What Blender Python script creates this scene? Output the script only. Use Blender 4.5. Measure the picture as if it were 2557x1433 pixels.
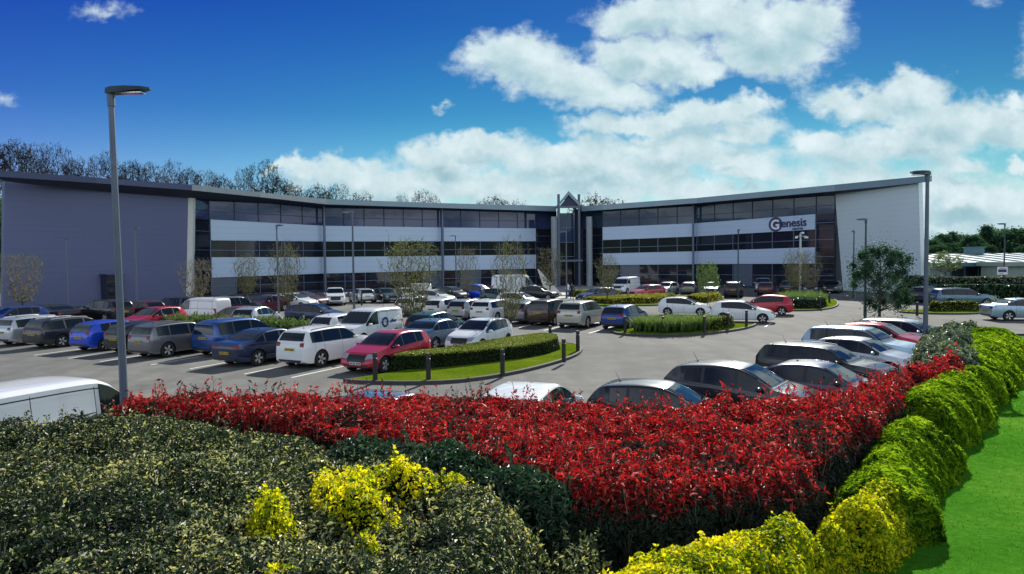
import bpy, bmesh, math, random
import numpy as np
from mathutils import Vector, Matrix
from mathutils.bvhtree import BVHTree
for o in list(bpy.data.objects): bpy.data.objects.remove(o)
scene = bpy.context.scene
COL = scene.collection
rad = math.radians
# ------------------------------------------------------------------ camera
F = 1750.0; CX = 1278.5; CY = 716.5; EYE = 4.3
PITCH = rad(2.307); ROLL = rad(0.6)
cp, sp, cr, sr = math.cos(PITCH), math.sin(PITCH), math.cos(ROLL), math.sin(ROLL)
FW = Vector((0, cp, -sp)); _r = Vector((1, 0, 0)); _u = Vector((0, sp, cp))
RT = _r * cr - _u * sr; UP = _u * cr + _r * sr
cam = bpy.data.cameras.new('camera'); cam.lens = 36 * F / 2557; cam.sensor_width = 36
cam.clip_start = 0.1; cam.clip_end = 3000
camo = bpy.data.objects.new('camera', cam); COL.objects.link(camo)
camo.matrix_world = Matrix(((RT.x, UP.x, -FW.x, 0), (RT.y, UP.y, -FW.y, 0), (RT.z, UP.z, -FW.z, EYE), (0, 0, 0, 1)))
scene.camera = camo

def ray(px, py):
    return FW + RT * ((px - CX) / F) + UP * ((CY - py) / F)
def G(px, py, z=0.0):
    d = ray(px, py); t = (z - EYE) / d.z
    return Vector((d.x * t, d.y * t, z))
def D(px, py, Y):
    d = ray(px, py); t = Y / d.y
    return Vector((d.x * t, Y, EYE + d.z * t))

# ------------------------------------------------------------------ light
SUN_EL, SUN_AZ = 33.0, 20.0            # azimuth clockwise from +Y
scene.view_settings.view_transform = 'Standard'; scene.view_settings.look = 'None'
scene.view_settings.exposure = 0.75; scene.view_settings.gamma = 1.0
sun = bpy.data.lights.new('sun', 'SUN'); sun.energy = 4.3; sun.angle = rad(0.53); sun.color = (1.0, 0.95, 0.86)
suno = bpy.data.objects.new('sun', sun); COL.objects.link(suno)
sd = Vector((math.sin(rad(SUN_AZ)) * math.cos(rad(SUN_EL)), math.cos(rad(SUN_AZ)) * math.cos(rad(SUN_EL)), math.sin(rad(SUN_EL))))
suno.rotation_euler = sd.to_track_quat('Z', 'Y').to_euler()
suno.location = (30, 60, 60)

world = bpy.data.worlds.new('World'); scene.world = world; world.use_nodes = True
try: world.cycles.sampling_method = 'MANUAL'; world.cycles.sample_map_resolution = 512
except Exception: pass

class NT:
    """tiny helper for building node trees"""
    def __init__(s, tree): s.t = tree; s.n = tree.nodes; s.l = tree.links
    def add(s, typ, **kw):
        n = s.n.new(typ)
        for k, v in kw.items(): setattr(n, k, v)
        return n
    def put(s, n, i, v):
        if v is None: return
        if isinstance(v, bpy.types.NodeSocket): s.l.new(v, n.inputs[i])
        else: n.inputs[i].default_value = v
    def math(s, op, a, b=None, c=None, clamp=False):
        n = s.add('ShaderNodeMath', operation=op, use_clamp=clamp)
        s.put(n, 0, a); s.put(n, 1, b); s.put(n, 2, c); return n.outputs[0]
    def vmath(s, op, a, b=None, c=None, out=0):
        n = s.add('ShaderNodeVectorMath', operation=op)
        s.put(n, 0, a); s.put(n, 1, b)
        if c is not None: s.put(n, 2, c)
        return n.outputs[out]
    def mix(s, f, a, b, mode='MIX'):
        n = s.add('ShaderNodeMix', data_type='RGBA', blend_type=mode)
        s.put(n, 0, f); s.put(n, 6, a); s.put(n, 7, b); return n.outputs[2]
    def noise(s, vec, scale, detail=3, rough=0.5, dist=0.0, out=0):
        n = s.add('ShaderNodeTexNoise')
        s.put(n, 'Vector', vec); n.inputs['Scale'].default_value = scale; n.inputs['Detail'].default_value = detail
        n.inputs['Roughness'].default_value = rough; n.inputs['Distortion'].default_value = dist
        return n.outputs[out]
    def ramp(s, f, stops):
        n = s.add('ShaderNodeValToRGB'); e = n.color_ramp.elements
        while len(e) < len(stops): e.new(0.5)
        for i, (p, c) in enumerate(stops): e[i].position = p; e[i].color = (c[0], c[1], c[2], 1)
        s.put(n, 0, f); return n.outputs[0]
    def smooth(s, v, a, b):
        n = s.add('ShaderNodeMapRange', interpolation_type='SMOOTHSTEP')
        s.put(n, 0, v); n.inputs[1].default_value = a; n.inputs[2].default_value = b
        return n.outputs[0]

CLOUDS = [(2760,120,170,200,1),(3050,300,230,200,1),(2700,-150,300,140,1),(2050,-230,420,110,1),(1350,-220,300,80,.9),(3400,60,320,420,1),(-500,100,260,160,.9),(-380,420,240,60,.8),
 (1500,470,620,70,.55),(2250,480,420,110,.58),(1500,540,560,60,.58),(2450,590,300,60,.68),(1950,400,300,60,.4),
 (1290,150,140,78,1),(1440,205,125,55,1),(1535,228,105,38,1),(1225,135,70,45,1),
 (1560,125,110,50,1),(1600,35,150,45,.9),(1660,150,120,55,1),(1800,45,210,70,1.1),(1920,100,170,95,1.1),(2020,50,110,55,1),(1740,185,90,30,.8),
 (1210,365,150,38,1),(1110,405,150,40,1),(1370,400,200,50,1),(1600,310,200,36,1),(1740,288,180,34,1),(1880,268,75,26,.9),(1640,372,220,42,1),(1860,335,120,34,1),(1500,430,270,50,1),(1760,400,200,26,.9),
 (2140,245,120,48,1),(2280,225,115,55,1.1),(2350,290,150,66,1),(2080,365,150,45,1),(2250,350,190,55,1),(2500,310,120,60,1),(2535,245,60,30,.8),
 (850,440,160,38,1),(1000,462,190,40,1),(1220,480,220,38,1),(725,418,70,18,.9),(1860,432,150,28,.9),(1740,476,220,26,.9),(2400,405,85,26,.9),(2550,405,40,18,.8),(2420,500,210,60,1.1),(2500,550,170,48,1.1),(2330,555,120,40,1),
 (262,16,80,20,.36),(1108,265,34,12,.42),(-20,265,60,30,.34)]

cg = bpy.data.node_groups.new('CloudField', 'ShaderNodeTree')
cg.interface.new_socket('UV', in_out='INPUT', socket_type='NodeSocketVector')
cg.interface.new_socket('Value', in_out='OUTPUT', socket_type='NodeSocketFloat')
g = NT(cg); gi = g.add('NodeGroupInput'); go = g.add('NodeGroupOutput')
uv = gi.outputs[0]
w1 = g.vmath('SCALE', g.vmath('SUBTRACT', g.noise(uv, 9, 4, .6, out=1), (.5, .5, .5)), None); w1.node.inputs['Scale'].default_value = 0.075
w2 = g.vmath('SCALE', g.vmath('SUBTRACT', g.noise(uv, 40, 3, .6, out=1), (.5, .5, .5)), None); w2.node.inputs['Scale'].default_value = 0.026
uvw = g.vmath('ADD', g.vmath('ADD', uv, w1), w2)
acc = None
for (cx, cy, rx, ry, wt) in CLOUDS:
    d = ray(cx, cy); u0, v0 = d.x / d.y, d.z / d.y
    q = g.vmath('MULTIPLY', g.vmath('SUBTRACT', uvw, (u0, v0, 0)), (F / rx / 1.08, F / ry / 1.12, 0))
    r = g.math('MULTIPLY_ADD', g.vmath('LENGTH', q, out=1), -wt * 0.9, wt)
    acc = r if acc is None else g.math('SMOOTH_MAX', acc, r, 0.25)
fb = g.noise(g.vmath('MULTIPLY', uv, (1, 1.5, 1)), 14, 7, .62)
acc = g.math('ADD', acc, g.math('MULTIPLY_ADD', fb, 1.35, -0.66))
cg.links.new(acc, go.inputs[0])

w = NT(world.node_tree); w.n.clear()
geo = w.add('ShaderNodeNewGeometry')
dirv = w.vmath('SCALE', geo.outputs['Incoming'], None); dirv.node.inputs['Scale'].default_value = -1.0
sep = w.add('ShaderNodeSeparateXYZ'); w.put(sep, 0, dirv)
dx, dy, dz = sep.outputs
front = w.smooth(dy, 0.12, 0.3)
ysafe = w.math('MAXIMUM', dy, 0.1)
comb = w.add('ShaderNodeCombineXYZ'); w.put(comb, 0, w.math('DIVIDE', dx, ysafe)); w.put(comb, 1, w.math('DIVIDE', dz, ysafe))
UVs = comb.outputs[0]
g1 = w.add('ShaderNodeGroup', node_tree=cg); w.put(g1, 0, UVs)
g2 = w.add('ShaderNodeGroup', node_tree=cg); w.put(g2, 0, w.vmath('ADD', UVs, (0.004, 0.022, 0)))
dens = w.math('MULTIPLY', w.smooth(g1.outputs[0], -0.02, 0.52), front)
# unseen clouds added all round and overhead, brighter behind camera to fill the facade
zc = w.math('MAXIMUM', dz, 0.06)
c2 = w.add('ShaderNodeCombineXYZ'); w.put(c2, 0, w.math('DIVIDE', dx, zc)); w.put(c2, 1, w.math('DIVIDE', dy, zc))
dn2 = w.smooth(w.noise(c2.outputs[0], 0.55, 6, .6), 0.36, 0.58)
outside = w.math('MAXIMUM', w.math('SUBTRACT', 1.0, front), w.smooth(dz, 0.42, 0.6))
dn2 = w.math('MULTIPLY', w.math('MULTIPLY', dn2, outside), w.math('SUBTRACT', 1.0, w.math('MULTIPLY', w.smooth(dz, .38, .7), .8)))
dens_all = w.math('MAXIMUM', dens, dn2)
sky = w.add('ShaderNodeTexSky', sky_type='NISHITA', sun_disc=False)
sky.sun_elevation = rad(SUN_EL); sky.sun_rotation = rad(SUN_AZ); sky.altitude = 200; sky.air_density = 1.0; sky.dust_density = 0.1; sky.ozone_density = 3.0
hs = w.add('ShaderNodeHueSaturation'); hs.inputs['Saturation'].default_value = 1.35; hs.inputs['Value'].default_value = 0.72
w.put(hs, 'Color', sky.outputs[0])
tint = w.ramp(w.math('MULTIPLY_ADD', w.math('DIVIDE', dx, w.math('MAXIMUM', w.math('ABSOLUTE', dy), .3)), 0.68, 0.5), [(0.0, (0.42, 0.38, 0.57)), (0.45, (0.36, 0.53, 0.46)), (1.0, (0.32, 0.46, 0.40))])
elev = w.ramp(dz, [(0.0, (1.25, .92, 1.0)), (0.13, (0.82, 0.92, 0.92)), (0.20, (0.44, 0.66, 0.80)), (0.32, (0.28, 0.42, 0.78)), (0.42, (0.26, 0.4, 0.7)), (.6, (.24, .34, .58))])
skyc = w.mix(1.0, w.mix(1.0, hs.outputs[0], tint, 'MULTIPLY'), elev, 'MULTIPLY')
hi = w.ramp(w.noise(UVs, 20, 5, .6), [(0.3, (2.05, 2.75, 2.95)), (0.7, (3.1, 3.6, 3.75))])
lo = w.ramp(w.noise(UVs, 12, 4, .6), [(0.3, (1.25, 2.05, 2.35)), (0.7, (1.9, 2.7, 2.95))])
core = w.smooth(g2.outputs[0], 0.30, 1.15)
core = w.math('MULTIPLY', core, w.smooth(g1.outputs[0], 0.1, 0.5))
cc = w.mix(core, hi, lo)
cc = w.mix(outside, cc, w.mix(w.smooth(dy, -.35, .1), (6.6, 7.4, 8.3, 1), (3.0, 3.8, 4.0, 1)))
final = w.mix(dens_all, skyc, cc)
bg = w.add('ShaderNodeBackground'); bg.inputs[1].default_value = 0.15
w.put(bg, 0, final); wo = w.add('ShaderNodeOutputWorld'); w.put(wo, 0, bg.outputs[0])

# ------------------------------------------------------------------ helpers
def tag(o, label=None, cat=None, group=None, kind=None):
    if label: o['label'] = label
    if cat: o['category'] = cat
    if group: o['group'] = group
    if kind: o['kind'] = kind
    return o
def empty(name, loc=(0, 0, 0), rz=0.0, label=None, cat=None, group=None):
    o = bpy.data.objects.new(name, None); COL.objects.link(o); o.empty_display_size = 0.3
    o.location = loc; o.rotation_euler = (0, 0, rz)
    return tag(o, label, cat, group)
def copy_tree(o, parent=None):
    c = o.copy(); COL.objects.link(c); c.parent = parent
    if parent is not None: c.matrix_parent_inverse = o.matrix_parent_inverse.copy()
    for ch in o.children: copy_tree(ch, c)
    return c
def mesh_np(name, V, faces_flat, sizes, mats, parent=None, smooth=False, midx=None, attr=None):
    """fast mesh from arrays; faces_flat = loop vertex indices, sizes = loops per face"""
    me = bpy.data.meshes.new(name)
    V = np.asarray(V, dtype=np.float32).reshape(-1, 3); fl = np.asarray(faces_flat, dtype=np.int32); sz = np.asarray(sizes, dtype=np.int32)
    me.vertices.add(len(V)); me.vertices.foreach_set('co', V.ravel())
    me.loops.add(len(fl)); me.loops.foreach_set('vertex_index', fl)
    me.polygons.add(len(sz)); st = np.zeros(len(sz), dtype=np.int32); st[1:] = np.cumsum(sz)[:-1]
    me.polygons.foreach_set('loop_start', st)
    try: me.polygons.foreach_set('loop_total', sz)
    except Exception: pass
    me.polygons.foreach_set('use_smooth', np.full(len(sz), smooth, dtype=bool))
    for m in (mats if isinstance(mats, (list, tuple)) else [mats]): me.materials.append(m)
    if midx is not None: me.polygons.foreach_set('material_index', np.asarray(midx, dtype=np.int32))
    if attr is not None:
        a = me.attributes.new('rnd', 'FLOAT', 'POINT'); a.data.foreach_set('value', np.asarray(attr, dtype=np.float32))
    me.update(calc_edges=True); me.validate()
    o = bpy.data.objects.new(name, me); COL.objects.link(o)
    if parent is not None: o.parent = parent
    return o

class MB:
    def __init__(s): s.v = []; s.f = []; s.m = []
    def face(s, idx, m=0): s.f.append(tuple(idx)); s.m.append(m)
    def poly(s, pts, m=0):
        n = len(s.v); s.v += [tuple(p) for p in pts]; s.face(range(n, n + len(pts)), m)
    def box(s, c, d, rz=0.0, m=0, M=None):
        n = len(s.v); ca, sa = math.cos(rz), math.sin(rz)
        for z in (-.5, .5):
            for x, y in ((-.5, -.5), (.5, -.5), (.5, .5), (-.5, .5)):
                X, Y, Z = x * d[0], y * d[1], z * d[2]
                p = Vector((c[0] + X * ca - Y * sa, c[1] + X * sa + Y * ca, c[2] + Z))
                s.v.append(tuple(M @ p if M else p))
        for q in ((3, 2, 1, 0), (4, 5, 6, 7), (0, 1, 5, 4), (1, 2, 6, 5), (2, 3, 7, 6), (3, 0, 4, 7)): s.face([n + i for i in q], m)
    def prism(s, pts, z0, z1, m=0, top=None):
        n = len(s.v); k = len(pts)
        z0s = z0 if isinstance(z0, (list, tuple)) else [z0] * k
        z1s = z1 if isinstance(z1, (list, tuple)) else [z1] * k
        s.v += [(p[0], p[1], z) for p, z in zip(pts, z0s)]; s.v += [(p[0], p[1], z) for p, z in zip(pts, z1s)]
        s.face([n + i for i in range(k)][::-1], m); s.face([n + k + i for i in range(k)], m if top is None else top)
        for i in range(k):
            j = (i + 1) % k; s.face((n + i, n + j, n + k + j, n + k + i), m)
    def hexa(s, a, b, m=0):
        """a,b: two quads (4 points each) joined into a box-like solid"""
        n = len(s.v); s.v += [tuple(p) for p in a] + [tuple(p) for p in b]
        s.face([n + 3, n + 2, n + 1, n], m); s.face([n + 4, n + 5, n + 6, n + 7], m)
        for i in range(4):
            j = (i + 1) % 4; s.face((n + i, n + j, n + 4 + j, n + 4 + i), m)
    def tube(s, p0, p1, r0, r1, n=8, m=0, cap=True):
        p0, p1 = Vector(p0), Vector(p1); d = (p1 - p0)
        if d.length < 1e-6: return
        q = d.to_track_quat('Z', 'Y'); b = len(s.v)
        for p, r in ((p0, r0), (p1, r1)):
            for i in range(n):
                a = 2 * math.pi * i / n; s.v.append(tuple(p + q @ Vector((r * math.cos(a), r * math.sin(a), 0))))
        for i in range(n):
            j = (i + 1) % n; s.face((b + i, b + j, b + n + j, b + n + i), m)
        if cap: s.face([b + i for i in range(n)][::-1], m); s.face([b + n + i for i in range(n)], m)
    def lathe(s, prof, n=16, m=0, M=None, cap=False):
        """prof: (r,z) list about z; M transforms"""
        b = len(s.v)
        for r, z in prof:
            for i in range(n):
                a = 2 * math.pi * i / n; p = Vector((r * math.cos(a), r * math.sin(a), z)); s.v.append(tuple(M @ p if M else p))
        for k in range(len(prof) - 1):
            for i in range(n):
                j = (i + 1) % n; s.face((b + k * n + i, b + k * n + j, b + (k + 1) * n + j, b + (k + 1) * n + i), m)
        if cap:
            s.face([b + i for i in range(n)][::-1], m); s.face([b + (len(prof) - 1) * n + i for i in range(n)], m)
    def build(s, name, mats, parent=None, smooth=False, sharp=None):
        me = bpy.data.meshes.new(name); me.from_pydata(s.v, [], s.f)
        for mm in (mats if isinstance(mats, (list, tuple)) else [mats]): me.materials.append(mm)
        me.polygons.foreach_set('material_index', s.m)
        if smooth:
            me.polygons.foreach_set('use_smooth', [True] * len(me.polygons))
            me.set_sharp_from_angle(angle=rad(sharp or 40))
        me.update(); o = bpy.data.objects.new(name, me); COL.objects.link(o)
        if parent is not None: o.parent = parent
        return o

# ------------------------------------------------------------------ materials
def newmat(name):
    m = bpy.data.materials.new(name); m.use_nodes = True
    t = NT(m.node_tree); b = m.node_tree.nodes['Principled BSDF']
    return m, t, b
def mat(name, col, rough=0.6, metal=0.0, vary=0.12, scale=3.0, coat=0.0, spec=0.5, bump=0.0, bscale=60, bdist=0.02):
    m, t, b = newmat(name)
    tc = t.add('ShaderNodeTexCoord'); nz = t.noise(tc.outputs['Object'], scale, 4, .6)
    c = t.mix(nz, tuple(x * (1 - vary) for x in col) + (1,), tuple(min(1, x * (1 + vary)) for x in col) + (1,))
    t.put(b, 'Base Color', c); b.inputs['Roughness'].default_value = rough; b.inputs['Metallic'].default_value = metal
    b.inputs['Coat Weight'].default_value = coat; b.inputs['Coat Roughness'].default_value = 0.04
    b.inputs['Specular IOR Level'].default_value = spec
    if spec == 0: b.inputs['Specular IOR Level'].default_value = 0.0
    if bump:
        bn = t.add('ShaderNodeBump'); bn.inputs['Strength'].default_value = bump; bn.inputs['Distance'].default_value = bdist
        t.put(bn, 'Height', t.noise(tc.outputs['Object'], bscale, 4, .6)); t.put(b, 'Normal', bn.outputs[0])
    return m
def leafmat(name, stops, rough=0.45, trans=0.25, spec=0.5, tint=(1.25, 1.25, .6, 1)):
    m, t, b = newmat(name)
    at = t.add('ShaderNodeAttribute', attribute_name='rnd')
    c = t.ramp(at.outputs['Fac'], stops); t.put(b, 'Base Color', c)
    b.inputs['Roughness'].default_value = rough; b.inputs['Specular IOR Level'].default_value = spec
    tr = t.add('ShaderNodeBsdfTranslucent'); t.put(tr, 0, t.mix(1.0, c, tint, 'MULTIPLY'))
    mx = t.add('ShaderNodeMixShader'); mx.inputs[0].default_value = trans
    t.put(mx, 1, b.outputs[0]); t.put(mx, 2, tr.outputs[0])
    out = [n for n in t.n if n.type == 'OUTPUT_MATERIAL'][0]; t.put(out, 0, mx.outputs[0])
    return m

M = {}
# tarmac: pale worn aggregate with tyre-darkened swathes, stains and repair joints
m, t, b = newmat('tarmac'); tc = t.add('ShaderNodeTexCoord'); P_ = tc.outputs['Object']
big = t.noise(P_, 0.12, 5, .6); mid = t.noise(P_, 0.9, 5, .65); fine = t.noise(P_, 45, 3, .7)
c = t.ramp(t.math('ADD', t.math('MULTIPLY', big, .6), t.math('MULTIPLY', mid, .4)), [(0.34, (.098, .104, .103)), (0.5, (.162, .166, .156)), (0.66, (.248, .246, .222))])
c = t.mix(t.math('MULTIPLY', fine, .55), c, (.10, .10, .10, 1), 'MIX')
c = t.mix(t.smooth(t.noise(P_, 0.35, 6, .7, .6), .60, .72), c, (.10, .10, .095, 1))
wv = t.add('ShaderNodeTexWave', wave_type='BANDS'); wv.inputs['Scale'].default_value = .16; wv.inputs['Distortion'].default_value = 9; wv.inputs['Detail'].default_value = 3; wv.inputs['Detail Scale'].default_value = .35; t.put(wv, 0, P_)
c = t.mix(t.math('MULTIPLY', t.smooth(wv.outputs[1], .55, .95), .30), c, (.10, .10, .095, 1))
t.put(b, 'Base Color', c); b.inputs['Roughness'].default_value = .9; b.inputs['Specular IOR Level'].default_value = .12
bn = t.add('ShaderNodeBump'); bn.inputs['Strength'].default_value = .35; bn.inputs['Distance'].default_value = .01; t.put(bn, 'Height', fine); t.put(b, 'Normal', bn.outputs[0])
M['tarmac'] = m
def grassmat(name, stops, s=1.0):
    m, t, b = newmat(name); tc = t.add('ShaderNodeTexCoord'); P_ = tc.outputs['Object']
    a = t.noise(P_, .55 * s, 5, .6); bb = t.noise(P_, 9 * s, 4, .7); f = t.noise(P_, 70, 3, .7)
    c = t.ramp(t.math('ADD', t.math('MULTIPLY', a, .45), t.math('ADD', t.math('MULTIPLY', bb, .3), t.math('MULTIPLY', f, .25))), stops)
    t.put(b, 'Base Color', c); b.inputs['Roughness'].default_value = .9; b.inputs['Specular IOR Level'].default_value = 0
    bn = t.add('ShaderNodeBump'); bn.inputs['Strength'].default_value = .9; bn.inputs['Distance'].default_value = .03
    t.put(bn, 'Height', t.math('ADD', f, t.math('MULTIPLY', bb, 1.5))); t.put(b, 'Normal', bn.outputs[0]); return m
M['lawn'] = grassmat('lawn_grass', [(.32, (.030, .125, .010)), (.5, (.066, .235, .018)), (.68, (.18, .35, .045))])
M['verge'] = grassmat('verge_grass', [(.32, (.05, .10, .006)), (.5, (.105, .165, .010)), (.68, (.19, .23, .02))])
M['field'] = grassmat('field_grass', [(.32, (.03, .06, .015)), (.5, (.05, .09, .02)), (.68, (.08, .12, .03))], .1)
M['kerb'] = mat('kerb_concrete', (.055, .056, .056), .85, vary=.35, scale=6)
M['paint'] = mat('road_marking_paint', (.72, .72, .68), .7, vary=.25, scale=8)
M['paving'] = mat('pale_paving', (.34, .33, .31), .8, vary=.2, scale=2, bump=.3)
M['steel'] = mat('galvanised_steel', (.11, .13, .185), .45, .45, vary=.25, scale=5)
M['darksteel'] = mat('dark_painted_steel', (.045, .07, .085), .4, .5, vary=.2)
M['black'] = mat('black_plastic', (.012, .012, .014), .45, vary=.3)
M['bollard'] = mat('black_bollard_paint', (.015, .014, .016), .5, vary=.3, scale=12)
M['rubber'] = mat('tyre_rubber', (.018, .018, .018), .8, vary=.3, scale=20)
M['alloy'] = mat('alloy_wheel', (.62, .63, .65), .35, .35, vary=.1)
M['glass'] = mat('tinted_car_glass', (.008, .012, .016), .03, 0, vary=.3, coat=0.0, spec=.6)
M['lampglass'] = mat('headlamp_glass', (.42, .44, .47), .08, .4, vary=.5, scale=18, coat=1.0)
M['redlens'] = mat('red_tail_lens', (.20, .003, .008), .25, 0, vary=.4, scale=20, coat=.25, spec=.3)
M['platey'] = mat('yellow_number_plate', (.55, .38, .03), .4)
M['platew'] = mat('white_number_plate', (.6, .6, .58), .4)
M['bark'] = mat('bark', (.06, .052, .042), .9, vary=.5, scale=14, bump=.5)
M['barkpale'] = mat('pale_bark', (.20, .18, .14), .9, vary=.5, scale=14, bump=.4)
PAINT = {k: mat('car_paint_' + n, c, .30, me, vary=.04, scale=1.5, coat=.75, spec=.25) for k, n, c, me in [
 ('white', 'white', (.72, .74, .75), 0), ('silver', 'silver', (.48, .52, .56), .55), ('grey', 'grey', (.15, .155, .17), .5),
 ('navy', 'navy', (.012, .022, .065), .3), ('blue', 'blue', (.02, .07, .26), .35), ('blue2', 'deep_blue', (.015, .045, .20), .3),
 ('royal', 'royal_blue', (.012, .06, .55), .2), ('black', 'black', (.010, .010, .013), .2), ('black2', 'black_pearl', (.012, .015, .02), .3),
 ('black3', 'black_green', (.012, .018, .02), .3), ('red', 'red', (.42, .012, .035), .15), ('maroon', 'maroon', (.09, .008, .016), .3),
 ('charcoal', 'charcoal', (.028, .031, .038), .4), ('steel', 'steel_blue', (.10, .17, .25), .5), ('teal', 'teal', (.03, .085, .10), .4),
 ('brown', 'brown', (.06, .035, .025), .4), ('champagne', 'champagne', (.42, .42, .36), .45), ('ice', 'ice_blue', (.30, .42, .52), .5), ('green', 'dark_green', (.015, .045, .035), .35)]}

# ------------------------------------------------------------------ vehicles
def catmull(pts, step=0.07):
    P = [np.array(p, float) for p in pts]; P = [2 * P[0] - P[1]] + P + [2 * P[-1] - P[-2]]
    out = []
    for i in range(1, len(P) - 2):
        n = max(1, int(np.linalg.norm(P[i + 1] - P[i]) / step))
        for k in range(n):
            t = k / n; a, b_, c_, d_ = P[i - 1], P[i], P[i + 1], P[i + 2]
            out.append(.5 * ((2 * b_) + (-a + c_) * t + (2 * a - 5 * b_ + 4 * c_ - d_) * t * t + (-a + 3 * b_ - 3 * c_ + d_) * t ** 3))
    out.append(P[-2]); return np.array(out)

# top silhouettes, rear (x=-1) to front (x=+1) as fractions of half length, z as fraction of the height
SPEC = {
 'hatch': dict(L=4.05, W=1.76, H=1.46, wb=2.52, wr=.32, top=[(-1, .40), (-.995, .53), (-.98, .62), (-.955, .70), (-.90, .805), (-.83, .90), (-.75, .945), (-.58, .975), (-.30, 1.0), (-.06, .99), (.08, .955), (.22, .87), (.38, .745), (.46, .685), (.52, .66), (.70, .615), (.86, .55), (.95, .46), (.985, .39), (1, .30)],
     belt=[(-1, .66), (-.7, .68), (.0, .635), (.5, .59), (1, .40)], wins=[(-.66, -.44), (-.40, .0), (.04, .42)], ws=(.45, .06), rw=(-.955, -.80), tl=(.56, .70, .62, 1.0), hl=(.40, .52, .52, .95)),
 'suv': dict(L=4.6, W=1.9, H=1.66, wb=2.78, wr=.37, top=[(-1, .38), (-.99, .56), (-.97, .66), (-.92, .80), (-.85, .93), (-.78, .965), (-.62, .985), (-.25, 1.0), (.05, .985), (.16, .955), (.28, .86), (.42, .715), (.48, .685), (.68, .655), (.86, .61), (.95, .53), (.985, .44), (1, .34)],
     belt=[(-1, .655), (-.5, .645), (.3, .625), (.6, .61), (1, .44)], wins=[(-.80, -.53), (-.49, -.04), (.0, .40)], ws=(.46, .14), rw=(-.95, -.86), tl=(.56, .68, .62, 1.0), hl=(.46, .56, .52, .93)),
 'saloon': dict(L=4.7, W=1.83, H=1.43, wb=2.8, wr=.33, top=[(-1, .40), (-.995, .58), (-.97, .675), (-.92, .70), (-.74, .725), (-.66, .745), (-.52, .87), (-.38, .955), (-.24, .985), (-.06, 1.0), (.10, .98), (.20, .93), (.32, .82), (.44, .705), (.50, .675), (.68, .645), (.86, .585), (.95, .50), (.985, .42), (1, .32)],
     belt=[(-1, .66), (-.6, .68), (.3, .64), (.6, .60), (1, .42)], wins=[(-.60, -.42), (-.39, -.06), (-.02, .42)], ws=(.48, .17), rw=(-.68, -.40), tl=(.54, .64, .55, 1.0), hl=(.43, .53, .52, .93)),
 'estate': dict(L=4.7, W=1.84, H=1.50, wb=2.78, wr=.33, top=[(-1, .40), (-.995, .55), (-.975, .66), (-.93, .80), (-.87, .925), (-.80, .965), (-.60, .985), (-.2, 1.0), (.06, .98), (.18, .925), (.30, .82), (.42, .70), (.48, .67), (.68, .64), (.86, .58), (.95, .50), (.985, .42), (1, .32)],
     belt=[(-1, .65), (-.5, .645), (.3, .62), (.6, .595), (1, .42)], wins=[(-.83, -.50), (-.46, -.05), (-.01, .41)], ws=(.46, .16), rw=(-.95, -.87), tl=(.56, .68, .60, 1.0), hl=(.43, .53, .52, .93)),
 'mpv': dict(L=4.3, W=1.8, H=1.66, wb=2.7, wr=.32, top=[(-1, .38), (-.99, .55), (-.975, .66), (-.95, .80), (-.91, .93), (-.84, .97), (-.6, .99), (-.2, 1.0), (.12, .975), (.26, .92), (.40, .80), (.56, .66), (.62, .63), (.76, .59), (.88, .54), (.95, .47), (.985, .40), (1, .30)],
     belt=[(-1, .60), (-.5, .595), (.3, .575), (.6, .555), (1, .40)], wins=[(-.84, -.50), (-.46, -.02), (.02, .54)], ws=(.60, .24), rw=(-.97, -.925), tl=(.58, .80, .80, 1.0), hl=(.40, .51, .52, .93)),
 'smallvan': dict(L=4.4, W=1.82, H=1.82, wb=2.73, wr=.32, top=[(-1, .34), (-.995, .55), (-.985, .75), (-.965, .92), (-.92, .975), (-.6, .995), (-.1, 1.0), (.12, .97), (.24, .90), (.40, .745), (.52, .625), (.58, .60), (.76, .565), (.88, .51), (.95, .44), (.985, .36), (1, .28)],
     belt=[(-1, .56), (0, .56), (.4, .54), (.6, .53), (1, .38)], wins=[(.06, .50)], ws=(.57, .22), rw=(-.98, -.955), tl=(.42, .62, .84, 1.0), hl=(.38, .49, .55, .93)),
 'van': dict(L=4.85, W=1.92, H=1.97, wb=3.1, wr=.335, top=[(-1, .33), (-.995, .55), (-.985, .78), (-.965, .94), (-.92, .98), (-.5, 1.0), (.2, .99), (.36, .95), (.46, .87), (.62, .70), (.72, .60), (.78, .575), (.88, .53), (.95, .46), (.985, .38), (1, .28)],
     belt=[(-1, .60), (0, .60), (.4, .58), (.7, .55), (1, .38)], wins=[(.30, .70)], ws=(.75, .45), rw=(-.98, -.96), tl=(.40, .62, .86, 1.0), hl=(.38, .50, .55, .93)),
 'transit': dict(L=5.6, W=2.05, H=2.5, wb=3.4, wr=.35, top=[(-1, .30), (-.995, .55), (-.985, .80), (-.97, .95), (-.93, .985), (-.5, 1.0), (.3, .995), (.42, .96), (.50, .88), (.64, .66), (.72, .53), (.78, .50), (.88, .46), (.95, .40), (.985, .33), (1, .22)],
     belt=[(-1, .52), (0, .52), (.4, .50), (.7, .48), (1, .32)], wins=[(.40, .68)], ws=(.74, .50), rw=(-.98, -.97), tl=(.34, .52, .88, 1.0), hl=(.32, .42, .58, .93)),
}

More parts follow.
